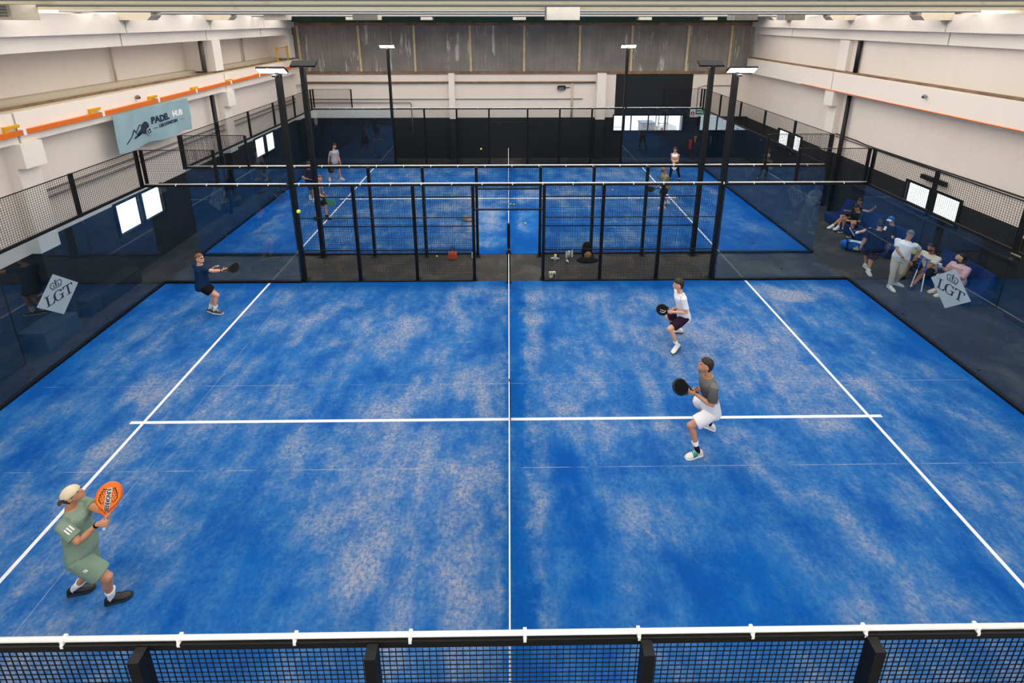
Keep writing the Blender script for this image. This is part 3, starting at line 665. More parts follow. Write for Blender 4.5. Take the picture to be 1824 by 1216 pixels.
def lgt(t, sx):
    # frosted diamond with crown and letters, on the court side of the glass
    xin = -sx*.011; ax = V((0, 1 if sx < 0 else -1, 0)); o = V((xin, 7.0, 1.515))
    d = MB().prism([(0, -.5), (.5, 0), (0, .5), (-.5, 0)], o, ax, AZ, .006).build('logo_decal', M_decal, t); d['label'] = 'grey diamond logo with crown and dark letters'
    off = ax.cross(AZ)*.006
    def L(pr): return [(a, b) for a, b in pr]
    H = .235; z0 = -.135
    m = M_navy; mb = MB()
    lx = -.31   # letter L with serifs
    mb.prism([(lx+.035, z0), (lx+.072, z0), (lx+.072, z0+H), (lx+.035, z0+H)], o+off, ax, AZ, .004)
    mb.prism([(lx, z0), (lx+.185, z0), (lx+.2, z0+.07), (lx+.188, z0+.07), (lx+.15, z0+.014), (lx, z0+.012)], o+off, ax, AZ, .0045)
    mb.prism([(lx, z0+H-.012), (lx+.11, z0+H-.012), (lx+.11, z0+H), (lx, z0+H)], o+off, ax, AZ, .005)
    mb.build('letter', m, d)
    mb = MB(); cx, cz = -.005, z0+H/2; ou = []; inn = []
    for k in range(25):
        a = radians(42+ (318-42)*k/24); ou.append((cx+.118*cos(a), cz+.122*sin(a))); th = .036*abs(cos(a))**.8+.012; inn.append((cx+(.118-th)*cos(a), cz+(.122-.016)*sin(a)))
    for k in range(24): mb.prism([ou[k], ou[k+1], inn[k+1], inn[k]], o+off, ax, AZ, .004)
    mb.prism([(cx+.065, z0), (cx+.098, z0+.01), (cx+.098, cz-.01), (cx+.065, cz-.01)], o+off, ax, AZ, .0045)
    mb.prism([(cx+.03, cz-.014), (cx+.125, cz-.014), (cx+.125, cz), (cx+.03, cz)], o+off, ax, AZ, .005)
    mb.prism([(cx+.078, cz+.05), (cx+.09, cz+.05), (cx+.09, cz+.12), (cx+.08, cz+.11)], o+off, ax, AZ, .005); mb.build('letter', m, d)
    mb = MB(); tx = .235
    mb.prism([(tx-.019, z0), (tx+.019, z0), (tx+.019, z0+H), (tx-.019, z0+H)], o+off, ax, AZ, .004)
    mb.prism([(tx-.055, z0), (tx+.055, z0), (tx+.055, z0+.012), (tx-.055, z0+.012)], o+off, ax, AZ, .0045)
    mb.prism([(tx-.115, z0+H), (tx-.118, z0+H-.06), (tx-.106, z0+H-.06), (tx-.08, z0+H-.016), (tx+.08, z0+H-.016), (tx+.106, z0+H-.06), (tx+.118, z0+H-.06), (tx+.115, z0+H)], o+off, ax, AZ, .005); mb.build('letter', m, d)
    mb = MB()   # crown
    def st(pts, wd=.013):
        for p, q in zip(pts, pts[1:]): mb.sq(o+off+ax*p[0]+AZ*p[1], o+off+ax*q[0]+AZ*q[1], wd, .005, off)
    c = .17
    st([(-.1, c+.0), (.1, c+.0)]); st([(-.095, c+.03), (.095, c+.03)], .008); st([(-.1, c), (-.135, c+.08), (-.12, c+.13), (-.06, c+.145), (-.01, c+.11), (0, c+.04)]); st([(.1, c), (.135, c+.08), (.12, c+.13), (.06, c+.145), (.01, c+.11), (0, c+.04)])
    st([(-.05, c+.04), (-.06, c+.09)]); st([(.05, c+.04), (.06, c+.09)]); st([(0, c+.12), (0, c+.19)], .016); st([(-.022, c+.165), (.022, c+.165)], .012)
    mb.build('crown', m, d)
for nm, y0 in (('near', 0.0), ('far', W+GAP)):
    side_fence(y0+W, 1, 'black wire mesh side fence at the back of the %s court' % nm)
    side_fence(y0, -1, 'black wire mesh side fence at the front of the %s court' % nm)
    for s, sn in ((-1, 'left'), (1, 'right')):
        corner_glass(y0+W, s, 1, '%s corner side glass at the back of the %s court' % (sn, nm)); corner_glass(y0, s, -1, '%s corner side glass at the front of the %s court' % (sn, nm))
        end_wall(y0, s, '%s end glass wall of the %s court with mesh on top' % (sn, nm), nm == 'near')
# light poles
def light_pole(x, y, face, label, deg=34, xo=0.0):
    """tall pole at fence corner, LED heads aimed towards -/+ y"""
    t = thing('floodlight_pole', label, 'floodlight', (x, y, 0)); s = -face
    MB().bx(-.06, .06, -.08+s*.08, .08+s*.08, 0, 6.08).build('pole', M_black, t)
    MB().bx(-.13, .13, -.13+s*.1, .13+s*.1, 0, .014).build('base_plate', M_black, t)
    MB().bx(-.03, .03, -.2, .2, 5.98, 6.03).build('arm', M_black, t)
    h = MB(); R = Matrix.Rotation(radians(deg)*face, 3, 'X')
    c = V((xo, face*.03, 6.15)); h.box(c, (.74, .25, .06), R); hd = h.build('lamp_head', M_black, t, bevel=.01)
    l = MB(); l.box(c + R @ V((0, 0, -.034)), (.69, .21, .01), R); l.build('led_panel', M_led, hd)
    return t
Y1 = W+GAP
for x, sn in ((-6, 'left'), (6, 'right')):
    light_pole(x, W, -1, 'tall black floodlight pole at back of near court, %s side, lamp facing camera' % sn, xo=(.09 if x > 0 else -.09))
    light_pole(x, 0, 1, 'tall black floodlight pole at front of near court, %s side' % sn)
    light_pole(x, Y1, 1, 'tall black floodlight pole at front of far court, %s side, lamp seen from behind' % sn)
    light_pole(x, Y1+W, -1, 'tall black floodlight pole at back of far court, %s side, against back wall' % sn)
# nets
def net(y0, label):
    t = thing('padel_net', label, 'net', (0, y0, 0)); mb = MB(); r = .0016; ny = 220; nz = 19
    def top(y): return .92 - .04*(1-abs(y-5)/5)
    for i in range(ny+1):
        y = .06+(W-.12)*i/ny; mb.bx(-r+.014, r+.014, y-r, y+r, .01, top(y))
    for j in range(nz+1):
        f = j/nz
        for a, b in ((.06, 5), (5, W-.06)): mb.sq((.014, a, .01+f*(top(a)-.01)), (.014, b, .01+f*(top(b)-.01)), r*2, r*2)
    me = bpy.data.meshes.new('net_mesh'); me.from_pydata([tuple(v) for v in mb.v], [], mb.f); me.materials.append(M_wire); link('net_mesh', me, t)
    mb = MB()
    for a, b in ((.05, 5), (5, W-.05)): mb.sq((0, a, top(a)-.02), (0, b, top(b)-.02), .018, .06)
    mb.build('net_band', M_tape, t)
    for yy in (.06, W-.06):
        MB().bx(-.045, .045, yy-.05, yy+.05, 0, 1.05).build('net_post', M_black, t)
        MB().bx(-.09, .09, yy-.08, yy+.08, 0, .012).build('post_foot', M_black, t)
    MB().bx(-.006, .03, 4.97, 5.03, .01, .9).build('centre_strap', M_black, t)
    return t
net(0, 'black net with white top band across near court'); net(Y1, 'black net with white top band across far court')
# ------------------------------------------------------------------ people
SKIN = mat('skin_fair', (222, 166, 136), .5, var=.05, scale=14); SKIN_T = mat('skin_tan', (196, 138, 104), .5, var=.05, scale=14); SKIN_D = mat('skin_olive', (168, 112, 82), .5, var=.05, scale=14)
H_BROWN = mat('hair_brown', (42, 26, 18), .6, var=.35, scale=60, bump=.6, bscale=60); H_DARK = mat('hair_dark', (24, 18, 16), .55, var=.3, scale=60, bump=.6, bscale=60)
H_LIGHT = mat('hair_light_brown', (118, 78, 52), .6, var=.3, scale=60, bump=.6, bscale=60); H_GREY = mat('hair_grey', (104, 98, 94), .6, var=.3, scale=60, bump=.6, bscale=60)
M_eye = mat('eye_dark', (30, 22, 20), .2); M_lip = mat('lips', (176, 98, 86), .5)
def cloth(name, rgb, rough=.85, bump=.25): return mat(name, rgb, rough, var=.05, scale=5, bump=bump, bscale=9, spec=.2)
W_SOCK = cloth('white_sock', (232, 232, 232)); B_SOCK = cloth('black_sock', (18, 18, 20))
def unit(v): v = V(v); return v.normalized() if v.length > 1e-6 else V((0, 0, 1))
def perp(v, a): v = V(v); a = unit(a); v = v - a*v.dot(a); return v.normalized() if v.length > 1e-5 else a.orthogonal().normalized()
def ik(a, c, l1, l2, pole):
    d = c-a; L = min(d.length, (l1+l2)*.995); u = unit(d); c = a+u*L
    x = (l1*l1-l2*l2+L*L)/(2*L); h_ = sqrt(max(0, l1*l1-x*x)); return a+u*x+perp(pole, u)*h_, c
def hand(mb, wr, d, s, n, curl=.5, thumb=1, sc=1.0):
    """palm from wrist along d, s = side axis (thumb side), n = palm normal (fingers curl towards n)"""
    d = unit(d); s = perp(s, d); n = perp(n, d); n = (n - s*n.dot(s)).normalized()
    mb.loft([(wr-d*.01*sc, .026*sc, .020*sc, s, n), (wr+d*.02*sc, .032*sc, .017*sc, s, n), (wr+d*.06*sc, .042*sc, .015*sc, s, n), (wr+d*.09*sc, .040*sc, .013*sc, s, n)], 12)
    for off, L in ((.030, .070), (.010, .080), (-.010, .075), (-.029, .058)):
        p = wr+d*.082*sc+s*off*sc; pts = [p]; a = curl*.45
        for k in range(3):
            dd = d*cos(a)+n*sin(a); p = p+dd*(L*sc*(.45, .32, .25)[k]); pts.append(p); a += curl*1.15
        mb.tube(pts, [.0088*sc, .0085*sc, .0078*sc, .0068*sc], 8)
    p = wr+d*.025*sc+s*.028*sc; q = p+(s*.75+d*.7+n*.25).normalized()*.042*sc; r = q+(s*.15+d*.8+n*(.3+curl*.4)).normalized()*.034*sc
    mb.tube([p, q, r], [.012*sc, .0095*sc, .0078*sc], 8)
def shoe(name, an, toe, col, sole, par, base, flat=True, sc=1.0, band=None):
    f = unit(V((toe.x-an.x, toe.y-an.y, toe.z-(an.z-.06)))); u = perp((0, 0, 1), f); r_ = f.cross(u)
    g = an - u*.088*sc - base
    S = [(-.082, .020, .045), (-.072, .032, .078), (-.04, .038, .10), (0, .040, .112), (.04, .043, .098), (.08, .047, .074), (.125, .050, .058), (.165, .046, .048), (.195, .034, .038), (.207, .016, .024)]
    mb = MB(); mb.loft([(g+f*x*sc+u*(.012+h_/2)*sc, w_*sc, h_/2*sc, r_, u) for x, w_, h_ in S], 14, pw=2.3)
    o = mb.build(name, col, par, smooth=True)
    mb = MB(); mb.loft([(g+f*x*1.03*sc+u*.012*sc, (w_+.004)*sc, .013*sc, r_, u) for x, w_, h_ in S], 14, pw=5); mb.build('sole', sole, o, smooth=True)
    if band: MB().loft([(g+f*x*sc+u*(.012+h_/2)*sc, (w_+.0025)*sc, (h_/2+.001)*sc, r_, u) for x, w_, h_ in ((.025, .0425, .104), (.05, .044, .092), (.08, .047, .074), (.10, .0485, .066))], 14, pw=2.3).build('colour_band', band, o, smooth=True)
    mb = MB()
    for k in range(4): mb.tube([g+f*(.05+k*.022)*sc+u*(.108-k*.014)*sc+r_*.022*sc, g+f*(.055+k*.022)*sc+u*(.112-k*.014)*sc-r_*.022*sc], .0035*sc, 6)
    mb.build('laces', M_black if col.name == 'black_shoe' else W_SOCK, o)
    return o, g, f, u, r_
def person(label, pel, neck, head, yaw, c, shyaw=None, face=None, wr=None, an=None, toe=None, kp=None, ep=None, seat=False, vox=.010, group=None, skin=SKIN):
    """c: clothing dict. yaw = facing of the hips (deg), wr/an/toe: dict R,L world positions"""
    base = V((pel[0], pel[1], 0)); P = thing('person', label, 'person', base, 0, group)
    pel, neck, head = V(pel), V(neck), V(head)
    def fd(a): return V((cos(radians(a)), sin(radians(a)), 0))
    fh = fd(yaw); rh = fh.cross(V((0, 0, 1))); sy = yaw if shyaw is None else shyaw; fs = fd(sy); 
    t = unit(neck-pel); rs = perp(fs.cross(V((0, 0, 1))), t); fsn = t.cross(rs)*-1; fsn = fsn if fsn.dot(fs) > 0 else -fsn
    k = c.get('build', 1.0); hs = c.get('size', 1.0); fem = c.get('fem', False)
    shw = (.165 if fem else .185)*k**.5*hs; hipw = .088*hs
    T = (neck-pel).length
    sh = {'R': neck-t*.075+rs*shw, 'L': neck-t*.075-rs*shw}; hp = {'R': pel+rh*hipw, 'L': pel-rh*hipw}
    J = {}; ul, fl, th, sn = .285*hs, .255*hs, .43*hs, .42*hs
    for s in 'RL':
        sg = 1 if s == 'R' else -1
        ed = (ep or {}).get(s, -fsn*.6-V((0, 0, 1))+rs*sg*.3)
        J['el'+s], J['wr'+s] = ik(sh[s], V(wr[s]), ul, fl, ed)
        J['kn'+s], J['an'+s] = ik(hp[s], V(an[s]), th, sn, (kp or {}).get(s, fh+V((0, 0, .3)) + rh*sg*.12))
    L = lambda p: V(p)-base
    def torso(mb, ex=0.0, lo=-.10, hi=1.0, mid=1.0, hem=0.0):
        bel = c.get('belly', 0.0); bust = .02 if fem else 0
        prof = [(-.10, .145, .110), (-.04, .160, .118), (.04, .162, .118+bel*.5), (.20*T/.55, .148 if not fem else .132, .108+bel), (.33*T/.55, .155 if not fem else .135, .112+bel*.6+bust*.3), (.43*T/.55, .168 if not fem else .145, .116+bust+bel*.2), (T-.09, .165 if not fem else .142, .098), (T-.045, .120, .078), (T-.01, .072, .062)]
        secs = []
        for h_, rx, ry in prof:
            if h_ < lo or h_ > T*hi: continue
            f_ = max(0, min(1, h_/T)); sx = rh.lerp(rs, f_).normalized(); sx = perp(sx, t); fy = sx.cross(t)
            fy = fy if fy.dot(fh+fs) > 0 else -fy
            ctr = pel+t*h_ + fy*(.012+bel*.35*sin(pi*f_))
            if h_ < 0: ctr = pel+V((0, 0, 1))*h_*.8+t*h_*.2
            secs.append((L(ctr), rx*k**.6*hs+ex*(1 if h_ < T-.06 else .3)+(hem if h_ <= .05 else 0), ry*k*hs+ex*(1 if h_ < T-.06 else .3)+(hem if h_ <= .05 else 0), sx, fy))
        mb.loft(secs, 22)
    # ---- body
    b = MB(); torso(b)
    b.tube([L(neck-t*.05), L(neck), L(neck.lerp(head, .55))], [.068*hs, .060*hs, .058*hs], 14)
    b.ell(L(neck-t*.055), (.105*hs*(.85 if fem else 1), .062*hs, .05*hs), Matrix((rs, fsn, t)).transposed())
    fw = unit(face) if face is not None else fs; up = perp(head-neck, fw); up = up if up.z > -.2 else V((0, 0, 1)); up = perp(V((0, 0, 1))*.7+up*.6, fw); rt = fw.cross(up); HR = Matrix((rt, fw, up)).transposed()
    hc = L(head); H = lambda x, y, z: hc + HR @ V((x*hs, y*hs, z*hs))
    b.ell(hc, (.074*hs, .092*hs, .108*hs), HR); b.ell(H(0, .026, -.052), (.056*hs, .062*hs, .062*hs), HR); b.ell(H(0, .062, -.088), (.028*hs, .026*hs, .022*hs), HR)
    b.tube([H(0, .088, .018), H(0, .101, -.012), H(0, .104, -.028)], [.008*hs, .010*hs, .013*hs], 10); b.ell(H(0, .082, .032), (.048*hs, .014*hs, .011*hs), HR)
    for sx_ in (-1, 1): b.ell(H(sx_*.076, -.006, -.012), (.011*hs, .020*hs, .030*hs), HR)
    b.ell(H(0, .088, -.058), (.024*hs, .014*hs, .010*hs), HR)
    for s in 'RL':
        e, w_ = J['el'+s], J['wr'+s]; a = sh[s]
        b.ell(L(a-t*.01), (.053*hs*k**.5, .052*hs*k**.5, .055*hs)); m1 = a.lerp(e, .45); m2 = e.lerp(w_, .3)
        ak = k**.7*(.85 if fem else 1)
        b.tube([L(a.lerp(e, .02)), L(m1), L(e), L(m2), L(e.lerp(w_, .7)), L(w_)], [.050*hs*ak, .047*hs*ak, .040*hs*ak, .044*hs*ak, .033*hs*ak, .027*hs], 14)
        g = c.get('grip', {}).get(s)
        dd = unit(w_-e); sg = 1 if s == 'R' else -1
        if g:   # (side axis, normal, curl, dir)
            hand(b, L(w_), g[3] if len(g) > 3 and g[3] is not None else dd, g[0], g[1], g[2], sc=hs)
        else: hand(b, L(w_), dd, perp(fs+V((0, 0, .01)), dd), -rs*sg, .45, sc=hs)
        hpn, kn, ank = hp[s], J['kn'+s], J['an'+s]; fwd = perp(fh, unit(ank-kn)); lk = k**.6
        b.tube([L(hpn+V((0, 0, .02))), L(hpn.lerp(kn, .3)), L(hpn.lerp(kn, .7)), L(kn)], [.092*hs*lk, .088*hs*lk, .064*hs*lk, .056*hs*lk], 16)
        b.ell(L(kn+fwd*.006), (.055*hs*lk, .055*hs*lk, .06*hs*lk))
        b.tube([L(kn), L(kn.lerp(ank, .28)-fwd*.016), L(kn.lerp(ank, .6)-fwd*.006), L(ank)], [.052*hs*lk, .058*hs*lk, .042*hs, .034*hs], 14)
        tp = V(toe[s]); fdir = unit(V((tp.x-ank.x, tp.y-ank.y, tp.z-(ank.z-.06))))
        b.tube([L(ank), L(ank+fdir*.05-V((0, 0, .03))), L(ank+fdir*.12-V((0, 0, .05)))], [.034, .034, .026], 10)
    remesh(b, 'body', skin, vox, P, smooth=2)
    # ---- face parts
    for sx_ in (-1, 1): MB().ell(H(sx_*.031, .0845, .010), (.0115*hs, .007*hs, .0065*hs), HR, 10, 6).build('eye', M_eye, P, smooth=True)
    MB().ell(H(0, .101, -.057), (.022*hs, .006*hs, .0065*hs), HR, 12, 6).build('mouth', M_lip, P, smooth=True)
    hm = c.get('hair'); 
    if hm:
        ln = c.get('hairlen', .0); full = c.get('hairvol', 1.0)
        def hf(p):
            y, z, x = p.y, p.z, p.x
            line = .30 + .12*abs(x) if y > .05 else (.30-(.05-y)*1.9)
            line = max(line, -.75-ln*3)
            if z < line: kx = max(.0, 1-(line-z)*5); return p*(.80+.26*kx)
            return p*(1.10*full + .05*mnoise.noise(V((x*3.5, y*3.5, z*3.5))) + (.05 if z > .4 else 0))
        ck = .9 if c.get('cap') else 1.0
        MB().ell(H(0, -.006*ck, .004-.01*(1-ck)*10), (.074*hs*(1 if ck == 1 else .97), .094*hs*(1 if ck == 1 else .97), .110*hs*ck), HR, 40, 28, fn=hf).build('hair', hm, P, smooth=True)
        if ln: 
            hb = MB(); hb.tube([H(0, -.07, .04), H(0, -.105, -.04), H(.0, -.09, -.12-ln*.3), H(0, -.06, -.15-ln)], [.05, .062, .05, .028], 12, flat=1.2); hb.build('hair', hm, P, smooth=True)
    if c.get('beard'):
        def bf(p):
            line = -.18-.25*abs(p.x)
            return p*1.035 if (p.z < line+.1*(1-abs(p.x)) and p.y > -.25 and not (p.y > .8 and abs(p.z+.42) < .05)) else p*.8
        mb = MB(); mb.ell(H(0, .028, -.05), (.060*hs, .066*hs, .068*hs), HR, 28, 20, fn=lambda p: p*1.03 if (p.z < .02 and p.y > -.1) else p*.75); mb.build('beard', c['beard'], P, smooth=True)
    if c.get('cap'):
        m1, m2, back = c['cap']; mb = MB()
        mb.ell(H(0, -.006, .022), (.086*hs, .106*hs, .100*hs), HR, 32, 20, fn=lambda p: p if p.z > -.12 else V((p.x*.9, p.y*.9, -.12+(p.z+.12)*.1))); cp = mb.build('cap', m1, P, smooth=True)
        s_ = -1 if back else 1; mb = MB(); dz = .010 if back else .022
        rws = [mb.ring([H(x*.068, s_*(.085+y*.085*sqrt(max(0, 1-x*x*.8))), dz+.02*(1-x*x)-.018*y+o_) for x in [i/6-1 for i in range(13)]]) for y, o_ in ((0, 0), (.5, 0), (1, 0), (1, -.006), (.5, -.006), (0, -.006))]
        for a_, b_ in zip(rws, rws[1:]+rws[:1]):
            for i in range(12): mb.f.append([a_[i], a_[i+1], b_[i+1], b_[i]]); mb.m.append(0)
        mb.build('cap_brim', m2, cp, smooth=True)
        if back:
            mb = MB(); mb.ell(H(0, -.010, .012), (.086*hs, .106*hs, .098*hs), HR, 40, 24, fn=lambda p: p*1.02 if (p.y < -.1+.5*p.z and p.z < .42 and p.z > -.35) else p*.9); mb.build('cap_panel', m2, cp, smooth=True)
    if c.get('glasses'):
        mb = MB()
        for sx_ in (-1, 1): mb.ell(H(sx_*.033, .100, .010), (.024*hs, .006, .018*hs), HR, 12, 6); mb.tube([H(sx_*.055, .095, .014), H(sx_*.079, .0, .010)], .003, 6)
        mb.tube([H(-.01, .102, .014), H(.01, .102, .014)], .003, 6); mb.build('glasses', M_black, P)
    # ---- clothes
    for key in ('shirt', 'top'):
        if c.get(key):
            m = c[key]; mb = MB(); ex = c.get('loose', .020)
            if key == 'top': torso(mb, .010, lo=.24*T/.55, hi=.93)
            else: torso(mb, ex, lo=c.get('shirtlo', -.11), hi=1.0, hem=c.get('hem', .012))
            if key == 'shirt':
                slv = c.get('sleeve', .62)
                for s in 'RL':
                    a, e, w_ = sh[s], J['el'+s], J['wr'+s]; q = a.lerp(e, min(slv, 1)); ak = k**.6; inn = a-rs*(.06 if s == 'R' else -.06)
                    pts = [L(inn), L(a), L(a.lerp(q, .55)), L(q)]; rr = [.060*ak, (.064+ex*.3)*ak, (.060+ex*.4)*ak, (.059+ex*.65)*ak]
                    mb.ell(L(a-t*.008), (.066*ak*hs, .064*ak*hs, .062*hs))
                    if slv > 1: q2 = e.lerp(w_, slv-1); pts.append(L(q2)); rr[-1] = .055; rr.append(.045)
                    mb.tube([pts[0]]+pts[1:], [x*hs for x in rr], 16, round_end=False)
            else:
                for s in 'RL':
                    sgn = 1 if s == 'R' else -1
                    mb.tube([L(neck-t*.02+rs*sgn*.075-fsn*.05), L(neck-t*.005+rs*sgn*.085), L(neck-t*.07+rs*sgn*.085+fsn*.075), L(neck-t*.15+rs*sgn*.07+fsn*.10)], .02, 10)
            o = remesh(mb, 'shirt' if key == 'shirt' else 'crop_top', m, max(vox, .009), P, smooth=2, disp=.006 if key == 'shirt' else .0)
            if c.get('collar'): MB().tube([L(neck-t*.02+fsn*.0+rs*.065*cos(a_)+fsn*.06*sin(a_)+t*.01*cos(a_)) for a_ in [2*pi*i/14 for i in range(15)]], .011, 8).build('collar', c['collar'], P, smooth=True)
    if c.get('pants'):
        m, ln = c['pants']; mb = MB(); ex = c.get('ploose', .022); torso(mb, .012, lo=-.2, hi=.30)
        mb.ell(L(pel-V((0, 0, .07))), (.13*k**.5*hs, .12*k**.5*hs, .10))
        for s in 'RL':
            hpn, kn, ank = hp[s], J['kn'+s], J['an'+s]; lk = k**.5
            if ln <= 1:
                q = hpn.lerp(kn, ln); mb.tube([L(hpn+V((0, 0, .03))), L(hpn.lerp(q, .5)), L(q)], [(.098+ex*.4)*lk, (.094+ex*.8)*lk, (.078+ex*1.3)*lk+.012*(1-ln)], 18, round_end=False)
            else:
                q = kn.lerp(ank, ln-1); mb.tube([L(hpn+V((0, 0, .03))), L(hpn.lerp(kn, .5)), L(kn), L(kn.lerp(q, .5)), L(q)], [(.098+ex*.3)*lk, (.088+ex*.4)*lk, .066+ex*.5, .058+ex*.4, .045+ex*.5], 18, round_end=False)
        remesh(mb, c.get('pname', 'shorts' if ln <= 1 else 'trousers'), m, max(vox, .009), P, smooth=2, disp=.007)
    for s in 'RL':
        kn, ank = J['kn'+s], J['an'+s]
        so = c.get('socks')
        if so:
            sm, sl = so; q = ank.lerp(kn, sl); MB().tube([L(q), L(q.lerp(ank, .5)), L(ank), L(ank-V((0, 0, .03)))], [.044*hs+(.012*k**.6 if sl > .3 else .003), .042, .042, .042], 14, round_end=False).build('sock', sm, P, smooth=True)
        if c.get('socks2'):
            sm, sl = c['socks2']; q = ank.lerp(kn, sl); MB().tube([L(q), L(ank), L(ank-V((0, 0, .03)))], [.0465, .0455, .045], 14, round_end=False).build('sock', sm, P, smooth=True)
        if c.get('shoes'):
            sc_ = c['shoes']; shoe('shoe', ank, V(toe[s]), sc_[0], sc_[1], P, base, sc=hs, band=mat('teal_print', (16, 140, 126), .5) if c.get('shoeband') == s else None)
        if c.get('shoe_patch'):
            pass
    if c.get('wristband'):
        s, m = c['wristband']; w_, e = J['wr'+s], J['el'+s]; d = unit(w_-e); MB().tube([L(w_-d*.035), L(w_-d*.015)], .0335*hs, 14, round_end=False).build('wristband', m, P, smooth=True)
    P['_'] = 0; del P['_']
    return P, J, dict(base=base, sh=sh, hp=hp, t=t, rs=rs, fs=fsn, H=H, HR=HR, L=L, fh=fh, rh=rh)
def racket(label, G, A, Nn, frame, facem, grip=M_black, sc=1.0, deco=None):
    """padel racket; G = middle of handle, A = axis handle->head, Nn = face normal"""
    A = unit(A); Nn = perp(Nn, A); S = A.cross(Nn); t = thing('padel_racket', label, 'racket', V(G))
    t2 = 0.019*sc; mb = MB()
    out = []
    for k in range(48):
        a = 2*pi*k/48; x = .128*sin(a); y = .275-.150*cos(a)   # a=0 bottom (throat)
        if cos(a) > 0: x *= (1-.30*cos(a)**2)
        out.append((x*sc, y*sc))
    inn = [(p[0]*.88, (.275*sc+(p[1]-.275*sc)*.90)) for p in out]
    A3 = lambda p, n: S*p[0]+A*p[1]+Nn*n
    f0 = mb.ring([A3(p, t2) for p in inn]); f1 = mb.ring([A3(p, t2*.85) for p in out]); f2 = mb.ring([A3((p[0]*1.03, .275*sc+(p[1]-.275*sc)*1.03), 0) for p in out]); f3 = mb.ring([A3(p, -t2*.85) for p in out]); f4 = mb.ring([A3(p, -t2) for p in inn])
    mb.rings([f0, f1, f2, f3, f4], cap=False); mb.build('frame', frame, t, smooth=True)
    mb = MB(); a_ = mb.ring([A3(p, t2*1.02) for p in inn]); b_ = mb.ring([A3(p, -t2*1.02) for p in inn]); mb.rings([a_, b_]); fc = mb.build('face', facem, t)
    mb = MB()
    for iy in range(7):
        for ix in range(-3, 4):
            x, y = ix*.028+(.014 if iy % 2 else 0), .20+iy*.027
            if (x/.09)**2+((y-.285)/.10)**2 < 1: mb.tube([A3((x*sc, y*sc), t2*1.03), A3((x*sc, y*sc), t2*1.06)], .006*sc, 8, round_end=False); mb.tube([A3((x*sc, y*sc), -t2*1.03), A3((x*sc, y*sc), -t2*1.06)], .006*sc, 8, round_end=False)
    mb.build('drilled_holes', mat('hole_black', (6, 6, 7), .8), fc)
    mb = MB()
    for s_ in (-1, 1): mb.tube([A3((0.004*s_, .06*sc), 0), A3((s_*.05*sc, .115*sc), 0), A3((s_*.082*sc, .165*sc), 0)], [.014*sc, .012*sc, .012*sc], 10)
    mb.tube([A3((0, .06*sc), 0), A3((0, .14*sc), 0)], .009*sc, 8); mb.build('throat', frame, t, smooth=True)
    MB().tube([A3((0, -.07*sc), 0), A3((0, .07*sc), 0)], [.0165*sc, .0155*sc], 12, flat=.8).build('grip', grip, t, smooth=True)
    if deco: deco(t, A3, t2)
    return t
def gripwr(G, A, app, nrm, off=.032):
    """wrist position for a hand closing round a handle at G with axis A, arriving along app, palm facing nrm"""
    d = perp(app, A); n = perp(nrm, A); n = (n-d*n.dot(d)); n = unit(n) if n.length > .1 else A.cross(d)
    return V(G)-n*off-d*.062, d, n
# --- near court, front left: green outfit, backward cap, orange racket
Mgreen = cloth('sage_fabric', (128, 150, 132)); Mcream = cloth('cream_mesh', (216, 202, 172)); Molive = cloth('dark_olive', (74, 68, 48)); Mblk = cloth('black_fabric', (14, 15, 17)); Mblks = mat('black_shoe', (22, 22, 24), .5)
G = V((-5.02, 2.10, 1.37)); A = V((.02, .20, .46)); app = V((.75, .0, .45))
w1, d1, n1 = gripwr(G-unit(A)*.0, A, V((.9, .15, .35)), V((.1, 1, 0)))
w2, d2, n2 = gripwr(G+unit(A)*.085, A, V((.85, -.3, .1)), V((.2, -1, 0)), .03)
P1, J1, X1 = person('person in sage green tee and shorts, backward cream cap, front left of near court',
    (-5.45, 2.12, .85), (-5.54, 2.23, 1.44), (-5.49, 2.25, 1.635), 14, dict(size=1.03, build=1.0, belly=.02, shirt=Mgreen, loose=.020, sleeve=.74, pants=(Mgreen, .80), ploose=.024, socks=(W_SOCK, .36), shoes=(Mblks, Mblks), cap=(Mcream, Molive, True), hair=H_BROWN, wristband=('R', Mblk),
    grip={'R': (unit(A), n1, 1.25, d1), 'L': (unit(A), n2, 1.0, d2)}, hem=.008), face=(.86, .28, .42), wr={'R': w1, 'L': w2}, an={'R': (-5.22, 2.10, .09), 'L': (-5.79, 2.20, .10)}, toe={'R': (-4.96, 2.19, .04), 'L': (-5.55, 2.27, .04)},
    ep={'R': V((-.3, -.5, -1)), 'L': V((-.2, .5, -1))}, kp={'R': V((1, -.1, .3)), 'L': V((.8, 0, .2))}, vox=.0075, skin=SKIN_T)
def stripes(P, c0, ax, ay, n, wd, ht, gap, m):
    for k in range(n):
        mb = MB(); mb.prism([(k*gap, 0), (k*gap+wd, 0), (k*gap+wd*.6+.0, ht), (k*gap-wd*.4, ht)], c0, ax, ay, .006); mb.build('stripe', m, P)
L_ = X1['L']; q = X1['sh']['R'].lerp(J1['elR'], .40); d = unit(J1['elR']-X1['sh']['R']); outn = perp(V((.45, -.6, .6)), d); axx = d.cross(outn)
stripes(P1, L_(q)+outn*.082+d*.04, unit(-axx) if (-axx).x > 0 else unit(axx), -d, 3, .014, .085, .026, W_SOCK)
q = X1['hp']['R'].lerp(J1['knR'], .38); d = unit(J1['knR']-X1['hp']['R']); outn = perp(V((.3, -.8, .5)), d); axx = perp((1, 0, 0), d)
stripes(P1, L_(q)+outn*.122, axx, perp(-d, outn), 3, .012, .04, .020, W_SOCK)
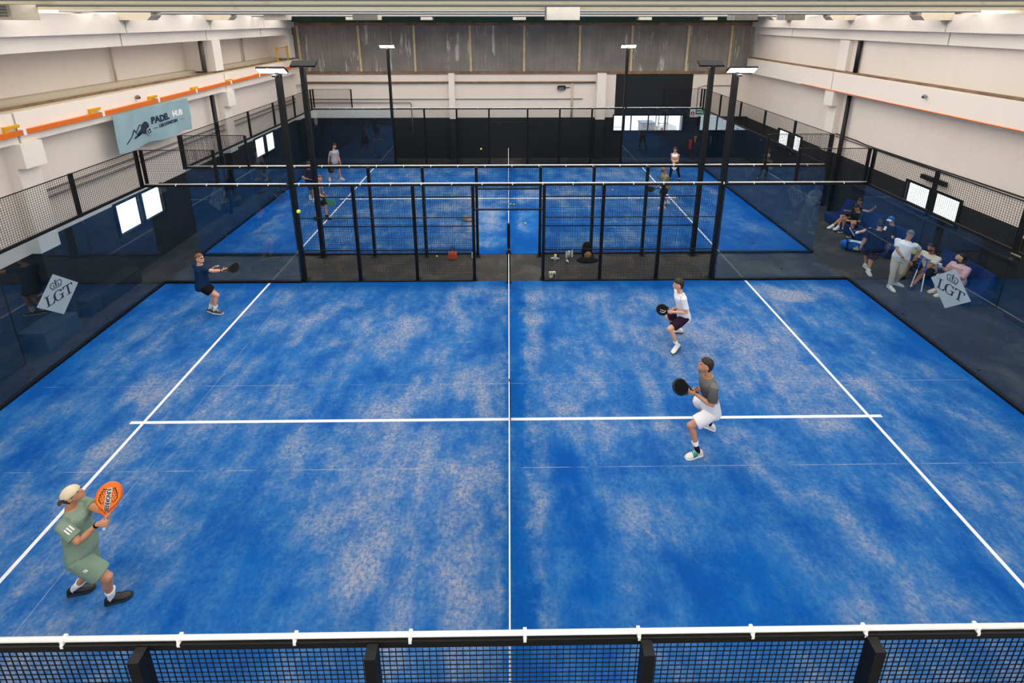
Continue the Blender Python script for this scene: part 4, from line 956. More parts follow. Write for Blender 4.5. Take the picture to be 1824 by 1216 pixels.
def deco1(t, A3, t2):
    o = A3((0, .145), t2*1.09); 
    up = A3((0, 1), 0)-A3((0, 0), 0); sd = A3((1, 0), 0)-A3((0, 0), 0); nn = up.cross(sd)*-1
    f_ = t2*1.1
    mb = MB(); mb.prism([(-.027, .148), (.027, .148), (.030, .398), (-.030, .398)], A3((0, 0), f_), sd, up, .003); mb.build('white_strip', W_SOCK, t)
    me = text_mesh('JUNORREB', .062, A3((-.021, .392), f_+.002), -up, sd, .002, .001, .82)
    me.materials.append(M_black); link('lettering', me, t)
    mb = MB()
    for s_ in (-1, 1):
        pts = [(.036, .385), (.055, .395), (.068, .36), (.078, .34), (.092, .30), (.093, .27), (.078, .255), (.070, .235), (.05, .228)]
        for p, q_ in zip(pts, pts[1:]): mb.tube([A3((s_*p[0], p[1]), f_), A3((s_*q_[0], q_[1]), f_)], .0045, 6)
    mb.build('printed_outline', mat('dark_red_print', (96, 22, 18), .5), t)
M_or = mat('racket_orange', (242, 104, 12), .35)
racket('orange padel racket with white lettered strip, held up by the player in green', G, A, V((.35, -.75, .6)), M_or, mat('racket_orange_face', (250, 128, 20), .35), W_SOCK, 1.08, deco1)
# --- near court, back left: navy tee
Mnavy = cloth('navy_tee', (14, 44, 78)); G = V((-7.02, 8.22, 1.41)); A = V((.26, -.03, .08))
w1, d1, n1 = gripwr(G-unit(A)*.02, A, V((.9, -.2, .3)), V((0, 1, .1)))
w1 = V((-7.11, 8.24, 1.385))
P2, J2, X2 = person('person in navy tee and black shorts stretching out arm, back left of near court',
    (-7.86, 8.48, .85), (-7.82, 8.48, 1.42), (-7.78, 8.47, 1.60), 22, dict(size=1.05, build=1.0, belly=.015, shirt=Mnavy, sleeve=.6, loose=.02, pants=(Mblk, .62), socks=(W_SOCK, .32), shoes=(mat('grey_shoe', (60, 58, 58), .6), W_SOCK), hair=H_LIGHT, glasses=True, wristband=('R', Mblk),
    grip={'R': (V((.4, -.2, .9)), V((0, 1, 0)), 1.3, unit(A))}), shyaw=66, face=(.92, -.22, .20), wr={'R': w1, 'L': (-7.60, 8.62, 1.24)}, an={'R': (-7.66, 8.50, .09), 'L': (-7.84, 8.58, .09)}, toe={'R': (-7.43, 8.46, .04), 'L': (-7.64, 8.50, .04)},
    kp={'R': V((1, .35, .15)), 'L': V((.6, .1, 0))}, vox=.0095)
racket('black padel racket held out by the player in navy tee', G, A, V((-.25, -.75, .75)), Mblks, Mblk, M_black)
# --- near court right, upper: white tee, dark shorts
Mwt = cloth('white_tee', (234, 234, 238)); Mplum = cloth('plum_black_shorts', (42, 22, 44)); Mws = mat('white_shoe', (226, 222, 218), .6)
G = V((3.80, 7.09, .93)); A = V((-.30, .0, .04))
w1, d1, n1 = gripwr(G+unit(A)*.05, A, V((-.9, -.3, 0)), V((0, .5, .6)))
w1 = V((3.76, 7.02, .95)); w2 = V((3.88, 7.14, .97))
P3, J3, X3 = person('crouching person in white tee and dark plum shorts on right half of near court',
    (4.09, 7.2, .74), (3.92, 7.17, 1.38), (3.86, 7.15, 1.58), 184, dict(size=1.10, build=.85, shirt=Mwt, sleeve=.72, loose=.024, pants=(Mplum, .80), ploose=.03, socks=(W_SOCK, .28), shoes=(Mws, mat('dark_sole', (60, 58, 56), .7)), hair=H_BROWN, hairvol=1.10,
    grip={'L': (V((-.3, .2, 1)), V((-.2, .8, .3)), 1.1, V((-1, .1, -.05))), 'R': (V((-.3, -.2, 1)), V((-.2, -.8, .3)), 1.1, V((-1, -.1, -.05)))}), face=(-1, -.06, .10), wr={'L': w1, 'R': w2}, an={'L': (3.89, 6.93, .13), 'R': (4.16, 7.56, .10)}, toe={'L': (3.69, 6.76, .03), 'R': (3.96, 7.60, .03)},
    kp={'L': V((-.3, -.05, .09)), 'R': V((-.24, .08, .12))}, ep={'L': V((.5, -.3, -1)), 'R': V((.4, .3, -1))}, vox=.0085)
def deco3(t, A3, t2):
    mb = MB(); pts = [(-.045, .34), (-.06, .29), (-.05, .235), (-.01, .21)]
    for p, q_ in zip(pts, pts[1:]): mb.tube([A3(p, t2*1.08), A3(q_, t2*1.08)], .006, 6)
    mb.tube([A3((.0, .33), t2*1.08), A3((-.02, .25), t2*1.08)], .006, 6); mb.build('white_mark', W_SOCK, t)
racket('black padel racket with white curved mark, held low by the player in white tee', G, A, V((-.1, -.85, .5)), Mblks, Mblk, M_black, 1.0, deco3)
# --- near court right, lower: grey to white tee, white shorts
def grad_mat():
    m = bpy.data.materials.new('grey_white_tee'); m.use_nodes = True; h = N(m); tc = h.add('TexCoord'); sp = h.add('SeparateXYZ'); h.link(tc.outputs['Object'], sp.inputs[0])
    z = h.math('ADD', sp.outputs[2], h.math('MULTIPLY', h.noise(tc.outputs['Object'], 5, 3), .08))
    r = h.add('ValToRGB'); mr = h.add('MapRange'); h.link(z, mr.inputs[0]); mr.inputs[1].default_value = .85; mr.inputs[2].default_value = 1.55; h.link(mr.outputs[0], r.inputs[0])
    e = r.color_ramp.elements; e[0].position = .24; e[0].color = (.80, .80, .83, 1); e[1].position = 1; e[1].color = (*lin((122, 117, 113)), 1)
    for p, cc in ((.40, (58, 62, 69)), (.62, (78, 79, 82))): x = e.new(p); x.color = (*lin(cc), 1)
    h.link(r.outputs[0], h.b.inputs['Base Color']); h.b.inputs['Roughness'].default_value = .85; return m
Mgr = grad_mat(); Mwsh = cloth('white_shorts', (236, 234, 238)); G = V((3.21, 4.37, 1.17)); A = V((-.31, -.03, .15))
w1 = V((3.21, 4.30, 1.18)); w2 = V((3.33, 4.46, 1.13))
P4, J4, X4 = person('person in grey fading to white tee and white shorts, right half of near court',
    (3.58, 4.44, .76), (3.43, 4.41, 1.47), (3.37, 4.41, 1.68), 186, dict(size=1.12, build=.90, shirt=Mgr, sleeve=.78, loose=.024, pants=(Mwsh, .78), ploose=.03, shoeband='L', socks=(W_SOCK, .40), socks2=(B_SOCK, .26), shoes=(Mws, W_SOCK), hair=H_BROWN, hairvol=1.06,
    grip={'L': (V((.2, -.1, 1)), V((-.1, .9, .1)), .75, V((-.95, .1, .3))), 'R': (V((.2, .2, 1)), V((-.1, -.9, .1)), 1.3, V((-1, .05, .1)))}), face=(-.90, .05, .33), wr={'L': w1, 'R': w2}, an={'L': (3.30, 4.17, .10), 'R': (3.76, 4.74, .10)}, toe={'L': (3.06, 4.12, .03), 'R': (3.58, 4.88, .03)},
    kp={'L': V((-.31, .03, .11)), 'R': V((-.16, .22, .09))}, ep={'L': V((.5, -.5, -1)), 'R': V((.5, .4, -1))}, vox=.008, skin=SKIN_T)
# teal flash on the near shoe, gold chain
o = MB().tube([X4['L'](V((3.43, 4.41, 1.47)) + X4['rs']*.080*cos(a_) + X4['fs']*.074*sin(a_) - X4['t']*.0) for a_ in [2*pi*i/16 for i in range(17)]], .005, 6).build('necklace', mat('gold', (214, 168, 60), .3, .7), P4)
racket('large plain black padel racket held up by the player in grey and white tee', G, A, V((-.15, -.75, .65)), Mblks, Mblk, M_black, 1.06)
# --- far court players
Mgt = cloth('grey_marl_tee', (150, 148, 154)); Mbrn = cloth('olive_brown_shorts', (70, 60, 46)); Mbeige = mat('beige_shoe', (196, 182, 158), .7)
person('person in grey tee and brown shorts walking at back left of far court', (-8.24, 19.22, .92), (-8.22, 19.24, 1.48), (-8.17, 19.22, 1.68), -30,
    dict(shirt=Mgt, sleeve=.62, pants=(Mbrn, .9), shoes=(Mbeige, W_SOCK), hair=H_DARK, beard=H_DARK, hairvol=1.1), face=(.75, -.6, -.1), wr={'R': (-8.48, 19.12, .90), 'L': (-8.02, 19.32, .88)}, an={'R': (-8.56, 19.20, .09), 'L': (-8.04, 19.27, .09)}, toe={'R': (-8.46, 19.0, .03), 'L': (-7.82, 19.18, .03)}, vox=.013, skin=SKIN_T)
racket('black padel racket hanging from the hand of the person in grey tee', V((-8.47, 19.10, .80)), V((.22, .02, -1)), V((.3, -1, 0)), Mblks, Mblk)
Mb2 = cloth('black_tee', (20, 21, 25)); Mnv2 = cloth('navy_shorts', (26, 36, 60))
person('person in black tee and navy shorts standing behind the pole at left of far court', (-8.36, 16.55, .88), (-8.34, 16.55, 1.40), (-8.30, 16.53, 1.60), -20,
    dict(shirt=Mb2, sleeve=.68, pants=(Mnv2, .9), socks=(W_SOCK, .2), shoes=(mat('mixed_shoe', (190, 188, 186), .6), W_SOCK), hair=H_DARK, hairvol=1.05), face=(.8, -.5, -.2), wr={'R': (-8.28, 16.32, 1.02), 'L': (-8.12, 16.55, 1.02)}, an={'R': (-8.18, 16.36, .09), 'L': (-8.50, 16.74, .11)}, toe={'R': (-7.98, 16.26, .03), 'L': (-8.38, 16.52, .02)}, ep={'R': V((-.6, -1, -.5)), 'L': V((0, 1, -1))}, vox=.013, skin=SKIN_D)
Mst = cloth('grey_striped_tee', (128, 128, 132))
def stripe_mat(name, c1, c2, sc, ax='X'):
    m = bpy.data.materials.new(name); m.use_nodes = True; h = N(m); tc = h.add('TexCoord'); w_ = h.add('TexWave', bands_direction=ax); w_.inputs['Scale'].default_value = sc; h.link(tc.outputs['Object'], w_.inputs['Vector'])
    h.link(h.mix(h.smooth(w_.outputs['Fac'], .4, .6), lin(c1), lin(c2)), h.b.inputs['Base Color']); h.b.inputs['Roughness'].default_value = .85; return m
person('person in grey striped tee and black shorts with green racket at left of far court', (-7.20, 14.54, .90), (-7.14, 14.54, 1.46), (-7.08, 14.54, 1.67), -12,
    dict(shirt=stripe_mat('striped_tee', (150, 148, 150), (96, 96, 102), 5), sleeve=.66, pants=(Mblk, .85), socks=(B_SOCK, .18), shoes=(Mblks, Mblks), hair=H_LIGHT), face=(.9, -.2, -.05), wr={'R': (-6.94, 14.38, 1.0), 'L': (-7.08, 14.80, .95)}, an={'R': (-7.40, 14.50, .09), 'L': (-6.98, 14.60, .09)}, toe={'R': (-7.20, 14.40, .03), 'L': (-6.78, 14.48, .03)}, vox=.013)
racket('green padel racket held low by the person in striped tee', V((-6.90, 14.36, .92)), V((.35, .02, -.30)), V((.2, -.9, .35)), mat('green_frame', (40, 120, 86), .5), mat('green_face', (66, 148, 108), .5))
Mol = cloth('olive_tee', (122, 124, 96))
person('bald bearded person in olive tee and black shorts, right of far court', (6.38, 15.66, .86), (6.30, 15.67, 1.42), (6.22, 15.68, 1.62), 190,
    dict(build=1.02, shirt=Mol, sleeve=.7, loose=.03, pants=(Mblk, .85), socks=(W_SOCK, .15), shoes=(Mws, W_SOCK), hair=None, beard=H_DARK, glasses=True), face=(-1, -.1, -.1), wr={'L': (6.05, 15.55, .90), 'R': (6.12, 15.85, 1.2)}, an={'L': (6.28, 15.46, .09), 'R': (6.56, 15.88, .14)}, toe={'L': (6.05, 15.50, .03), 'R': (6.36, 15.98, .03)},
    kp={'L': V((-1, -.1, .3)), 'R': V((-1, .1, .3))}, vox=.012, skin=SKIN_D)
racket('black padel racket held low by the bald person in olive tee', V((6.0, 15.56, .84)), V((-.30, .03, -.05)), V((-.1, -.8, .6)), Mblks, Mblk)
Mwc = cloth('white_crop', (232, 230, 230)); Mleg = cloth('black_leggings', (14, 15, 18))
person('dark haired person in white crop top and black leggings, back right of far court', (7.86, 18.94, .90), (7.82, 18.92, 1.37), (7.80, 18.90, 1.55), 235,
    dict(fem=True, size=.96, top=Mwc, pants=(Mleg, 1.92), ploose=.0, pname='leggings', socks=(W_SOCK, .12), shoes=(Mblks, Mblks), hair=H_DARK, hairlen=.12, hairvol=1.1), face=(-.8, -.6, -.15), wr={'R': (7.70, 18.74, 1.0), 'L': (7.74, 18.72, .98)}, an={'R': (7.70, 19.0, .09), 'L': (8.13, 18.90, .09)}, toe={'R': (7.56, 18.82, .03), 'L': (8.10, 18.70, .03)}, vox=.012, skin=SKIN_T)
racket('white padel racket held in front by the person in white crop top', V((7.71, 18.69, 1.02)), V((.05, -.1, -.5)), V((-.3, -1, .2)), W_SOCK, Mws, W_SOCK, .9)
# --- spectators on the right: seats first
Mblue = cloth('royal_blue_fabric', (14, 40, 92), .85, .35)
def lounge(label, x0, x1, y0, y1, hb=.82, hseat=.36, cat='sofa', group=None):
    t = thing('bean_sofa', label, cat, ((x0+x1)/2, (y0+y1)/2, -.012)); w_, d_ = (x1-x0)/2, (y1-y0)/2
    mb = MB(); mb.box((-.03, 0, hseat*.5), (w_*1.9, d_*1.9, hseat)); remesh(mb, 'seat', Mblue, .035, t, smooth=14, disp=.03, dscale=3)
    if cat == 'sofa' or cat == 'chair':
        mb = MB(); mb.prism([(w_*.05, hseat*.7), (w_*.95, hseat*.3), (w_*.95, hb*1.04), (w_*.72, hb*1.06)], (0, 0, 0), (1, 0, 0), (0, 0, 1), d_*1.9); remesh(mb, 'backrest', Mblue, .03, t, smooth=12, disp=.035, dscale=2.5)
    return t
lounge('royal blue bean sofa with high back, farther seat where two people sit', 12.05, 12.93, 12.45, 14.35, .86)
lounge('royal blue bean chair where the person in cap sits', 12.05, 12.93, 11.15, 12.35, .80)
lounge('long royal blue bean sofa nearest the camera behind the person in pink shirt', 12.05, 12.93, 8.55, 10.2, .88)
lounge('low royal blue pouf between the standing person in white and the seated one', 12.2, 12.75, 10.4, 10.85, .42, .40, 'pouf')
Mbt = cloth('black_vest', (16, 16, 20)); Mdk = cloth('dark_teal_tee', (18, 26, 40))
person('seated person in black vest and sunglasses, arm stretched along sofa back', (12.52, 13.42, .45), (12.62, 13.38, .93), (12.58, 13.34, 1.12), 190,
    dict(fem=True, shirt=Mbt, sleeve=.05, pants=(Mblk, .75), socks=(W_SOCK, .15), shoes=(Mws, W_SOCK), hair=H_DARK, glasses=True), face=(-.9, -.3, -.1), wr={'R': (12.35, 13.6, .66), 'L': (12.66, 12.78, 1.08)}, an={'R': (11.98, 13.36, .12), 'L': (11.90, 13.55, .09)}, toe={'R': (11.78, 13.30, .06), 'L': (11.70, 13.50, .03)}, kp={'R': V((-.4, 0, 1)), 'L': V((-.4, 0, 1))}, ep={'L': V((.2, 0, -1))}, vox=.012, skin=SKIN_T)
person('seated person in dark tee leaning forward with hands on knees on the farther blue sofa', (12.45, 12.98, .44), (12.30, 12.98, .88), (12.20, 12.96, 1.05), 195,
    dict(shirt=Mdk, sleeve=.7, pants=(Mblk, .75), socks=(W_SOCK, .15), shoes=(Mblks, W_SOCK), hair=H_DARK), face=(-.85, -.3, -.4), wr={'R': (12.05, 13.12, .60), 'L': (12.02, 12.88, .58)}, an={'R': (12.08, 13.22, .09), 'L': (12.10, 12.82, .09)}, toe={'R': (11.88, 13.16, .03), 'L': (11.90, 12.76, .03)}, kp={'R': V((-.6, .1, 1)), 'L': V((-.6, -.1, 1))}, vox=.012, skin=SKIN_T)
Mcapb = cloth('cap_blue', (44, 100, 160))
P, J, X = person('seated person in black tee with white print and blue cap, legs crossed', (12.36, 11.76, .44), (12.52, 11.74, .93), (12.45, 11.74, 1.12), 165,
    dict(build=1.1, shirt=Mb2, sleeve=.72, pants=(cloth('blue_patterned_shorts', (60, 66, 96)), .85), socks=(W_SOCK, .2), shoes=(mat('dark_blue_shoe', (30, 42, 70), .6), W_SOCK), hair=H_GREY, cap=(Mcapb, W_SOCK, False)), face=(-.85, -.35, -.15), wr={'R': (12.2, 11.92, .62), 'L': (12.15, 11.55, .62)}, an={'R': (11.74, 12.2, .44), 'L': (11.90, 11.86, .09)}, toe={'R': (11.62, 12.30, .60), 'L': (11.70, 11.90, .03)}, kp={'R': V((-.3, .1, 1)), 'L': V((-.5, 0, 1))}, vox=.012)
mb = MB(); cx = V((12.37-12.36, 11.73-11.76, .76)); ax_ = V((.2, -1, 0)).normalized(); ay_ = V((.35, 0, 1)).normalized()
mb.prism([(-.05, 0), (.05, 0), (.05, .02), (.03, .02), (.03, .06), (.045, .1), (.0, .14), (-.045, .1), (-.03, .06), (-.03, .02), (-.05, .02)], cx+V((-.09, 0, 0)), ax_, ay_, .008); mb.build('chest_print', W_SOCK, P)
Mpat = None
def pattern_mat():
    m = bpy.data.materials.new('black_pink_patterned'); m.use_nodes = True; h = N(m); tc = h.add('TexCoord'); a = h.noise(tc.outputs['Object'], 14, 4, .6, 1.5); b_ = h.noise(tc.outputs['Object'], 9, 3)
    c_ = h.mix(h.smooth(a, .54, .60), lin((18, 18, 26)), lin((150, 70, 130))); c_ = h.mix(h.smooth(b_, .60, .64), c_, lin((60, 70, 120))); h.link(c_, h.b.inputs['Base Color']); h.b.inputs['Roughness'].default_value = .85; return m
person('person seen from behind in loose black tee and dark patterned shorts, standing', (10.95, 10.45, .84), (11.0, 10.42, 1.38), (11.02, 10.46, 1.56), 62,
    dict(build=1.35, belly=.05, shirt=cloth('black_loose_tee', (16, 19, 27)), sleeve=.95, loose=.045, hem=.03, pants=(pattern_mat(), .98), ploose=.04, socks=(W_SOCK, .12), shoes=(mat('grey_white_shoe', (196, 196, 200), .6), W_SOCK), hair=H_DARK), face=(.5, .85, -.25), wr={'R': (11.28, 10.30, .80), 'L': (10.62, 10.50, .78)}, an={'R': (10.86, 10.33, .09), 'L': (11.02, 10.66, .09)}, toe={'R': (10.80, 10.12, .03), 'L': (11.02, 10.45, .03)}, vox=.012, skin=SKIN_T)
Mbei = cloth('beige_trousers', (196, 186, 170))
person('standing grey haired person in white tee and beige trousers, hand at belly', (11.10, 9.62, .90), (11.20, 9.64, 1.42), (11.22, 9.61, 1.62), 235,
    dict(build=1.15, belly=.04, shirt=Mwt, sleeve=.72, pants=(Mbei, 1.93), ploose=.03, socks=(W_SOCK, .1), shoes=(mat('offwhite_shoe', (216, 210, 200), .6), W_SOCK), hair=H_GREY, wristband=('R', M_black)), face=(-.2, -.95, -.3), wr={'R': (11.0, 9.42, .98), 'L': (11.42, 9.52, .95)}, an={'R': (10.85, 9.48, .09), 'L': (11.16, 9.68, .09)}, toe={'R': (10.84, 9.24, .03), 'L': (11.36, 9.52, .03)}, ep={'R': V((-1, .2, -.4)), 'L': V((1, .3, -.6))}, vox=.011, skin=SKIN_T)
Mcr = cloth('cream_tee', (226, 214, 196))
person('seated bearded person in cream tee with crutches between the knees', (12.22, 9.86, .44), (12.14, 9.80, .93), (12.06, 9.78, 1.12), 200,
    dict(build=1.02, shirt=Mcr, sleeve=.78, loose=.028, pants=(Mblk, .9), shoes=(mat('dark_sandal', (50, 34, 36), .7), M_black), hair=H_DARK, beard=H_DARK), face=(-.85, -.4, .1), wr={'R': (11.82, 9.98, .52), 'L': (11.78, 9.62, .45)}, an={'R': (11.66, 10.0, .09), 'L': (11.55, 9.52, .10)}, toe={'R': (11.46, 9.95, .03), 'L': (11.36, 9.40, .04)}, kp={'R': V((-.5, .3, 1)), 'L': V((-.5, -.1, 1))}, ep={'R': V((.3, .8, -.6)), 'L': V((.2, -1, -.2))}, vox=.011, skin=SKIN_D)
Mpk = stripe_mat('pink_striped_shirt', (226, 186, 190), (206, 160, 168), 14, 'Y')
person('seated dark haired person in pink striped shirt, behind the right diamond logo', (12.42, 9.18, .46), (12.46, 9.22, .92), (12.40, 9.22, 1.11), 190,
    dict(fem=True, build=1.12, shirt=Mpk, sleeve=1.6, loose=.03, pants=(cloth('camel_skirt', (150, 118, 86)), 1.4), shoes=(mat('cream_shoe', (216, 202, 178), .7), W_SOCK), hair=H_DARK, hairlen=.04), face=(-.7, .3, .35), wr={'R': (12.10, 9.36, .72), 'L': (12.12, 9.0, .70)}, an={'R': (11.98, 9.28, .09), 'L': (11.98, 9.08, .09)}, toe={'R': (11.78, 9.26, .03), 'L': (11.78, 9.06, .03)}, kp={'R': V((-.6, 0, 1)), 'L': V((-.6, 0, 1))}, vox=.012)
t = thing('drink_cup', 'light blue cup held by the person in pink shirt', 'cup', (12.02, 9.36, .70)); MB().tube([(0, 0, 0), (0, 0, .13)], [.032, .04], 14, round_end=False).build('cup_body', mat('cup_blue', (120, 186, 210), .4), t, smooth=True); MB().tube([(0, 0, .13), (0, 0, .14)], .041, 14, round_end=False).build('lid', W_SOCK, t)
M_cb = mat('crutch_blue', (14, 60, 190), .45)
def crutch(label, p0, p1):
    t = thing('crutch', label, 'crutch', V(p0)); d = V(p1)-V(p0)
    MB().tube([d*.02, d*.62], .013, 10).build('lower_tube', M_tube, t, smooth=True); MB().tube([d*.60, d], .016, 10).build('upper_tube', M_cb, t, smooth=True)
    MB().tube([V((0, 0, 0)), d*.06], .024, 10).build('rubber_foot', M_cb, t, smooth=True); s_ = perp((.3, 1, 0), d)
    MB().tube([d*.78, d*.78+s_*.11], .015, 8).build('hand_grip', M_cb, t, smooth=True)
    mb = MB(); u_ = unit(d); n_ = s_.cross(u_); mb.tube([d+n_*.05*cos(a_)+s_*.05*sin(a_) for a_ in [pi*i/8-.3 for i in range(12)]], .012, 8); mb.build('arm_cuff', M_cb, t, smooth=True)
crutch('blue and white crutch leaning left in front of the person in cream tee', (11.38, 9.42, 0), (11.84, 9.74, .86))
crutch('blue and white crutch standing on the right in front of the person in cream tee', (11.50, 9.18, 0), (11.84, 9.58, .84))
# --- bags and loose things
Mbag = cloth('bag_blue', (18, 92, 180), .6, .2); Mylw = mat('print_yellow', (222, 226, 40), .6)
t = thing('sports_bag', 'large blue racket bag with yellow three stripe triangle logo on the floor', 'bag', (11.42, 11.86, -.012), radians(-28))
mb = MB(); mb.ell((0, 0, .17), (.34, .17, .18), None, 28, 16, fn=lambda p: V((math.copysign(abs(p.x)**.7, p.x)*.95, math.copysign(abs(p.y)**.75, p.y)*.93, max(-.9, p.z)))); remesh(mb, 'bag_body', Mbag, .02, t, smooth=2, disp=.015, dscale=4)
MB().bx(-.17, -.14, -.185, .185, .0, .355).build('strap', Mblk, t, bevel=.01)
MB().box((.12, -.06, .335), (.40, .12, .02), Matrix.Rotation(.35, 3, 'X')).build('light_panel', mat('print_pale', (170, 190, 210), .6), t, bevel=.005)
for k, (x_, h_) in enumerate(((.02, .05), (.07, .085), (.12, .12))): 
    mb = MB(); mb.prism([(x_, 0), (x_+.04, 0), (x_+.04-h_*.42, h_), (x_-h_*.42, h_)], V((0.02, -.172, .10)), V((1, 0, 0)), V((0, -.0, 1)), .02); mb.build('logo_stripe', Mylw, t)
mb = MB(); mb.tube([(-.1, -.15, .3), (-.02, -.2, .36), (.08, -.2, .36), (.16, -.15, .3)], .012, 8); mb.build('handle', Mblk, t)
def backpack(label, loc, rz, m1, m2, h=.5):
    t = thing('backpack', label, 'backpack', loc, rz)
    mb = MB(); mb.ell((0, 0, h*.5), (.17, .13, h*.55), None, 24, 18, fn=lambda p: V((math.copysign(abs(p.x)**.75, p.x), math.copysign(abs(p.y)**.75, p.y), max(-.9, p.z)*.98))); remesh(mb, 'bag_body', m1, .015, t, smooth=2, disp=.012, dscale=5)
    mb = MB(); mb.ell((0, -.12, h*.32), (.12, .07, h*.25), None, 18, 12); remesh(mb, 'front_pocket', m2, .014, t, smooth=2)
    for s_ in (-1, 1): MB().tube([(s_*.07, .12, h*.92), (s_*.09, .19, h*.7), (s_*.09, .18, h*.35), (s_*.1, .12, h*.12)], .017, 8, flat=.5).build('strap', m2, t, smooth=True)
    MB().tube([(-.03, .05, h*.99), (0, .05, h*1.08), (.03, .05, h*.99)], .01, 8).build('handle', m2, t, smooth=True)
    return t
backpack('lime green backpack against right wall behind the standing person in white', (12.72, 10.98, .0), radians(-70), cloth('lime_fabric', (190, 222, 140)), Mblk, .62)
bp_ = backpack('black backpack with tan trim leaning at the back fence of the corridor, right of centre', (2.50, 11.36, -.012), radians(8), Mblk, mat('tan_trim', (150, 112, 76), .7), .56)
t = tag(remesh(MB().loft([((0, 0, .0), .34, .16, V((1, 0, 0)), V((0, 1, 0))), ((0, 0, .05), .34, .16, V((1, 0, 0)), V((0, 1, 0))), ((0.02, 0, .12), .2, .1, V((1, 0, 0)), V((0, 1, 0)))], 20), 'jacket', Mblk, .02, None, (2.5, 11.18, -.012), 2, .02, 5), 'black jacket heaped at the foot of the black backpack', 'jacket')
t = thing('tote_bag', 'orange brown leather tote bag on corridor floor by the mesh fence', 'bag', (-1.80, 11.40, -.012), .06)
mb = MB(); mb.loft([((0, 0, 0), .15, .075, V((1, 0, 0)), V((0, 1, 0))), ((0, 0, .03), .155, .08, V((1, 0, 0)), V((0, 1, 0))), ((0, 0, .16), .14, .06, V((1, 0, 0)), V((0, 1, 0))), ((0.01, 0, .26), .135, .035, V((1, 0, 0)), V((0, 1, 0)))], 24, pw=3.5)
mb.build('bag_body', mat('tan_leather', (176, 76, 34), .45, var=.15, scale=6), t, smooth=True)
for s_ in (-1, 1): MB().tube([(-.06, s_*.03, .24), (-.055, s_*.035, .38), (0, s_*.04, .44), (.055, s_*.035, .38), (.06, s_*.03, .24)], .008, 8).build('handle', mat('dark_leather', (50, 28, 22), .5), t, smooth=True)
def bottle(label, loc, h, m, capm, rad=.034, lie=None):
    t = thing('drink_bottle', label, 'bottle', loc)
    if lie: t.rotation_euler = lie
    MB().tube([(0, 0, 0), (0, 0, .008), (0, 0, h*.7), (0, 0, h*.82), (0, 0, h*.88)], [rad*.9, rad, rad, rad*.55, rad*.42], 16, round_end=False).build('bottle_body', m, t, smooth=True)
    MB().tube([(0, 0, h*.87), (0, 0, h)], rad*.5, 12, round_end=False).build('cap', capm, t, smooth=True); return t
Mclr = mat('pale_plastic', (206, 214, 208), .25); Mdb = mat('bottle_blue', (26, 60, 120), .35)
bottle('dark blue bottle with white cap standing at corridor fence', (1.58, 11.42, -.012), .30, Mdb, W_SOCK)
bottle('white bottle lying beside the dark blue one', (1.36, 11.32, .025), .28, Mclr, W_SOCK, .034, (radians(80), 0, radians(65)))
bottle('pale bottle standing left in the group right of the dark blue bottle', (1.86, 11.40, -.012), .24, Mclr, W_SOCK)
bottle('pale bottle standing right in the group right of the dark blue bottle', (2.04, 11.44, -.012), .26, Mclr, W_SOCK)
bottle('small clear bottle fallen forward in front of the pale pair', (1.84, 11.20, .02), .18, Mclr, W_SOCK, .03, (radians(82), 0, radians(10)))
bottle('white bottle standing left of the door gap beside the fence post', (-1.16, 11.44, -.012), .26, Mclr, mat('cap_dark', (40, 44, 46), .5))
def ballcan(label, loc, rz=0, m=None):
    t = thing('ball_can', label, 'can', loc, rz); MB().tube([(0, 0, 0), (0, 0, .20)], .037, 16, round_end=False).build('can_body', m or Mclr, t, smooth=True); MB().tube([(0, 0, .2), (0, 0, .215)], .039, 16, round_end=False).build('lid', Mylw, t, smooth=True)
ballcan('pale ball can with yellow lid standing beside the lying white bottle', (1.48, 11.22, -.012)); ballcan('pale ball can with yellow lid between the two pale bottles', (1.95, 11.46, -.012))
t = thing('paper_bag', 'small white carton near the near court fence right of the gap', 'carton', (1.30, 10.26, -.012), .1)
MB().bx(-.10, .10, -.05, .05, 0, .15).build('carton_body', mat('carton_white', (206, 204, 198), .8), t, bevel=.004); MB().box((.05, -.052, .06), (.07, .004, .08)).build('label', Mdb, t)
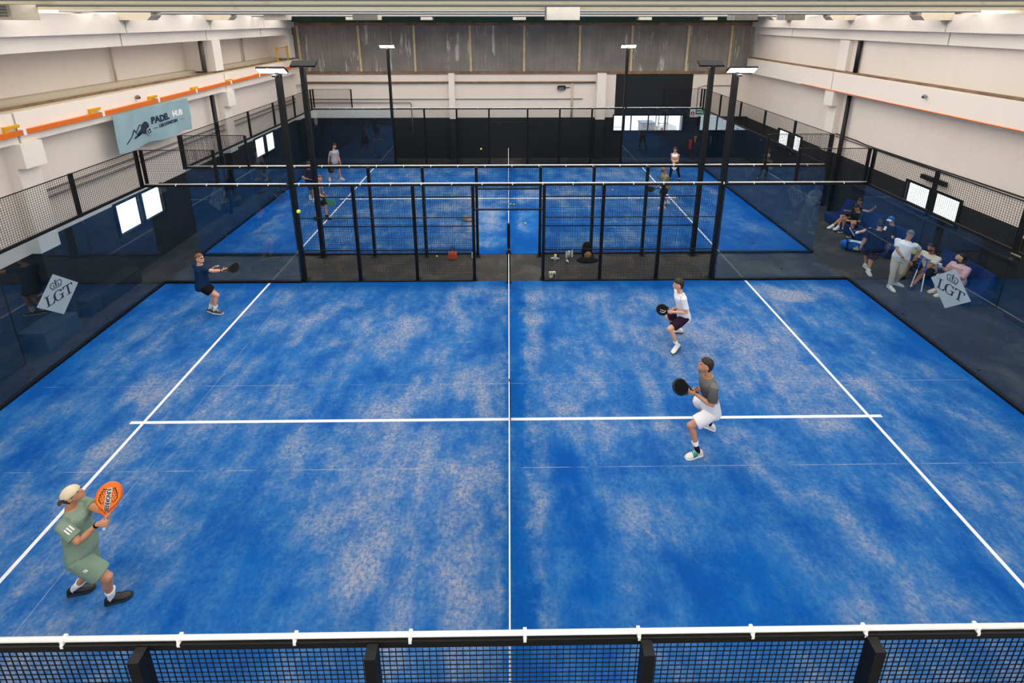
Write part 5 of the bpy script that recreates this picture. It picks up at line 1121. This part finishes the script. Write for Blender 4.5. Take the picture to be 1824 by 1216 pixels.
# balls
ME_ball = MB().ell((0, 0, 0), (.034, .034, .034), None, 20, 14).mesh('padel_ball', M_ball, True)
def ball(label, loc, sc=1.0): return tag(link('padel_ball', ME_ball, None, loc), label, 'ball')
ball('yellow ball flying above the near court in front of the left light pole', (-3.660, 5.3, 4.170))
ball('yellow ball in the air against the black back wall, left of the net post', (-1.04, 15.0, 2.66))
ball('yellow ball on far court right of the net in front of door gap', (.62, 14.02, .034))
ball('yellow ball on corridor floor left of the tote bag', (-2.32, 11.50, .022))
ball('yellow ball on corridor floor touching the small white carton', (1.25, 10.16, .022))
ball('yellow ball just left against the foot of the far net', (.08, 15.93, .034)); ball('yellow ball on far court just right of far net foot, second of the close pair', (.22, 15.90, .034))
ball('yellow ball farther back on far court nearest the net on its right', (.16, 18.2, .034)); ball('yellow ball farther back on far court, middle of the three right of net', (.55, 18.19, .034)); ball('yellow ball farther back on far court, frontmost of the three right of net', (.69, 17.74, .034)); ball('yellow ball on the far service area right of centre, alone', (4.66, 17.62, .034))
# towel bundle on far court
t = tag(remesh(MB().ell((0, 0, .08), (.16, .1, .1)).ell((.12, -.05, .05), (.13, .09, .07)).ell((-.08, .05, .16), (.05, .05, .07)), 'towel', cloth('beige_brown_cloth', (150, 132, 112)), .012, None, (-1.60, 14.35, 0), 2, .02, 9), 'crumpled beige and brown towel lying on far court left of the net', 'towel')
# metal stools by left glass
def stool(label, x, y, rz):
    t = thing('folding_stool', label, 'stool', (x, y, -.0), rz)
    for a, b_ in (((-.18, -.16, .0), (.16, -.16, .46)), ((.18, -.16, .0), (-.16, -.16, .46)), ((-.18, .16, .0), (.16, .16, .46)), ((.18, .16, 0), (-.16, .16, .46))):
        l_ = MB().tube([a, b_], .010, 8).build('leg', M_steel, t, smooth=True); MB().ell(a[:2]+(.018,), (.022, .022, .018)).build('foot_cap', mat('foot_red', (190, 40, 50), .5), l_, smooth=True)
    MB().bx(-.18, .18, -.17, .17, .45, .47).build('seat', M_black, t, bevel=.006); MB().tube([(-.18, -.16, .02), (-.18, .16, .02)], .008, 6).build('crossbar', M_steel, t)
stool('silver folding stool with red feet near left glass of far court', -9.62, 16.35, .3)
stool('silver folding stool with red feet touching left glass of far court', -9.72, 17.0, -.2)
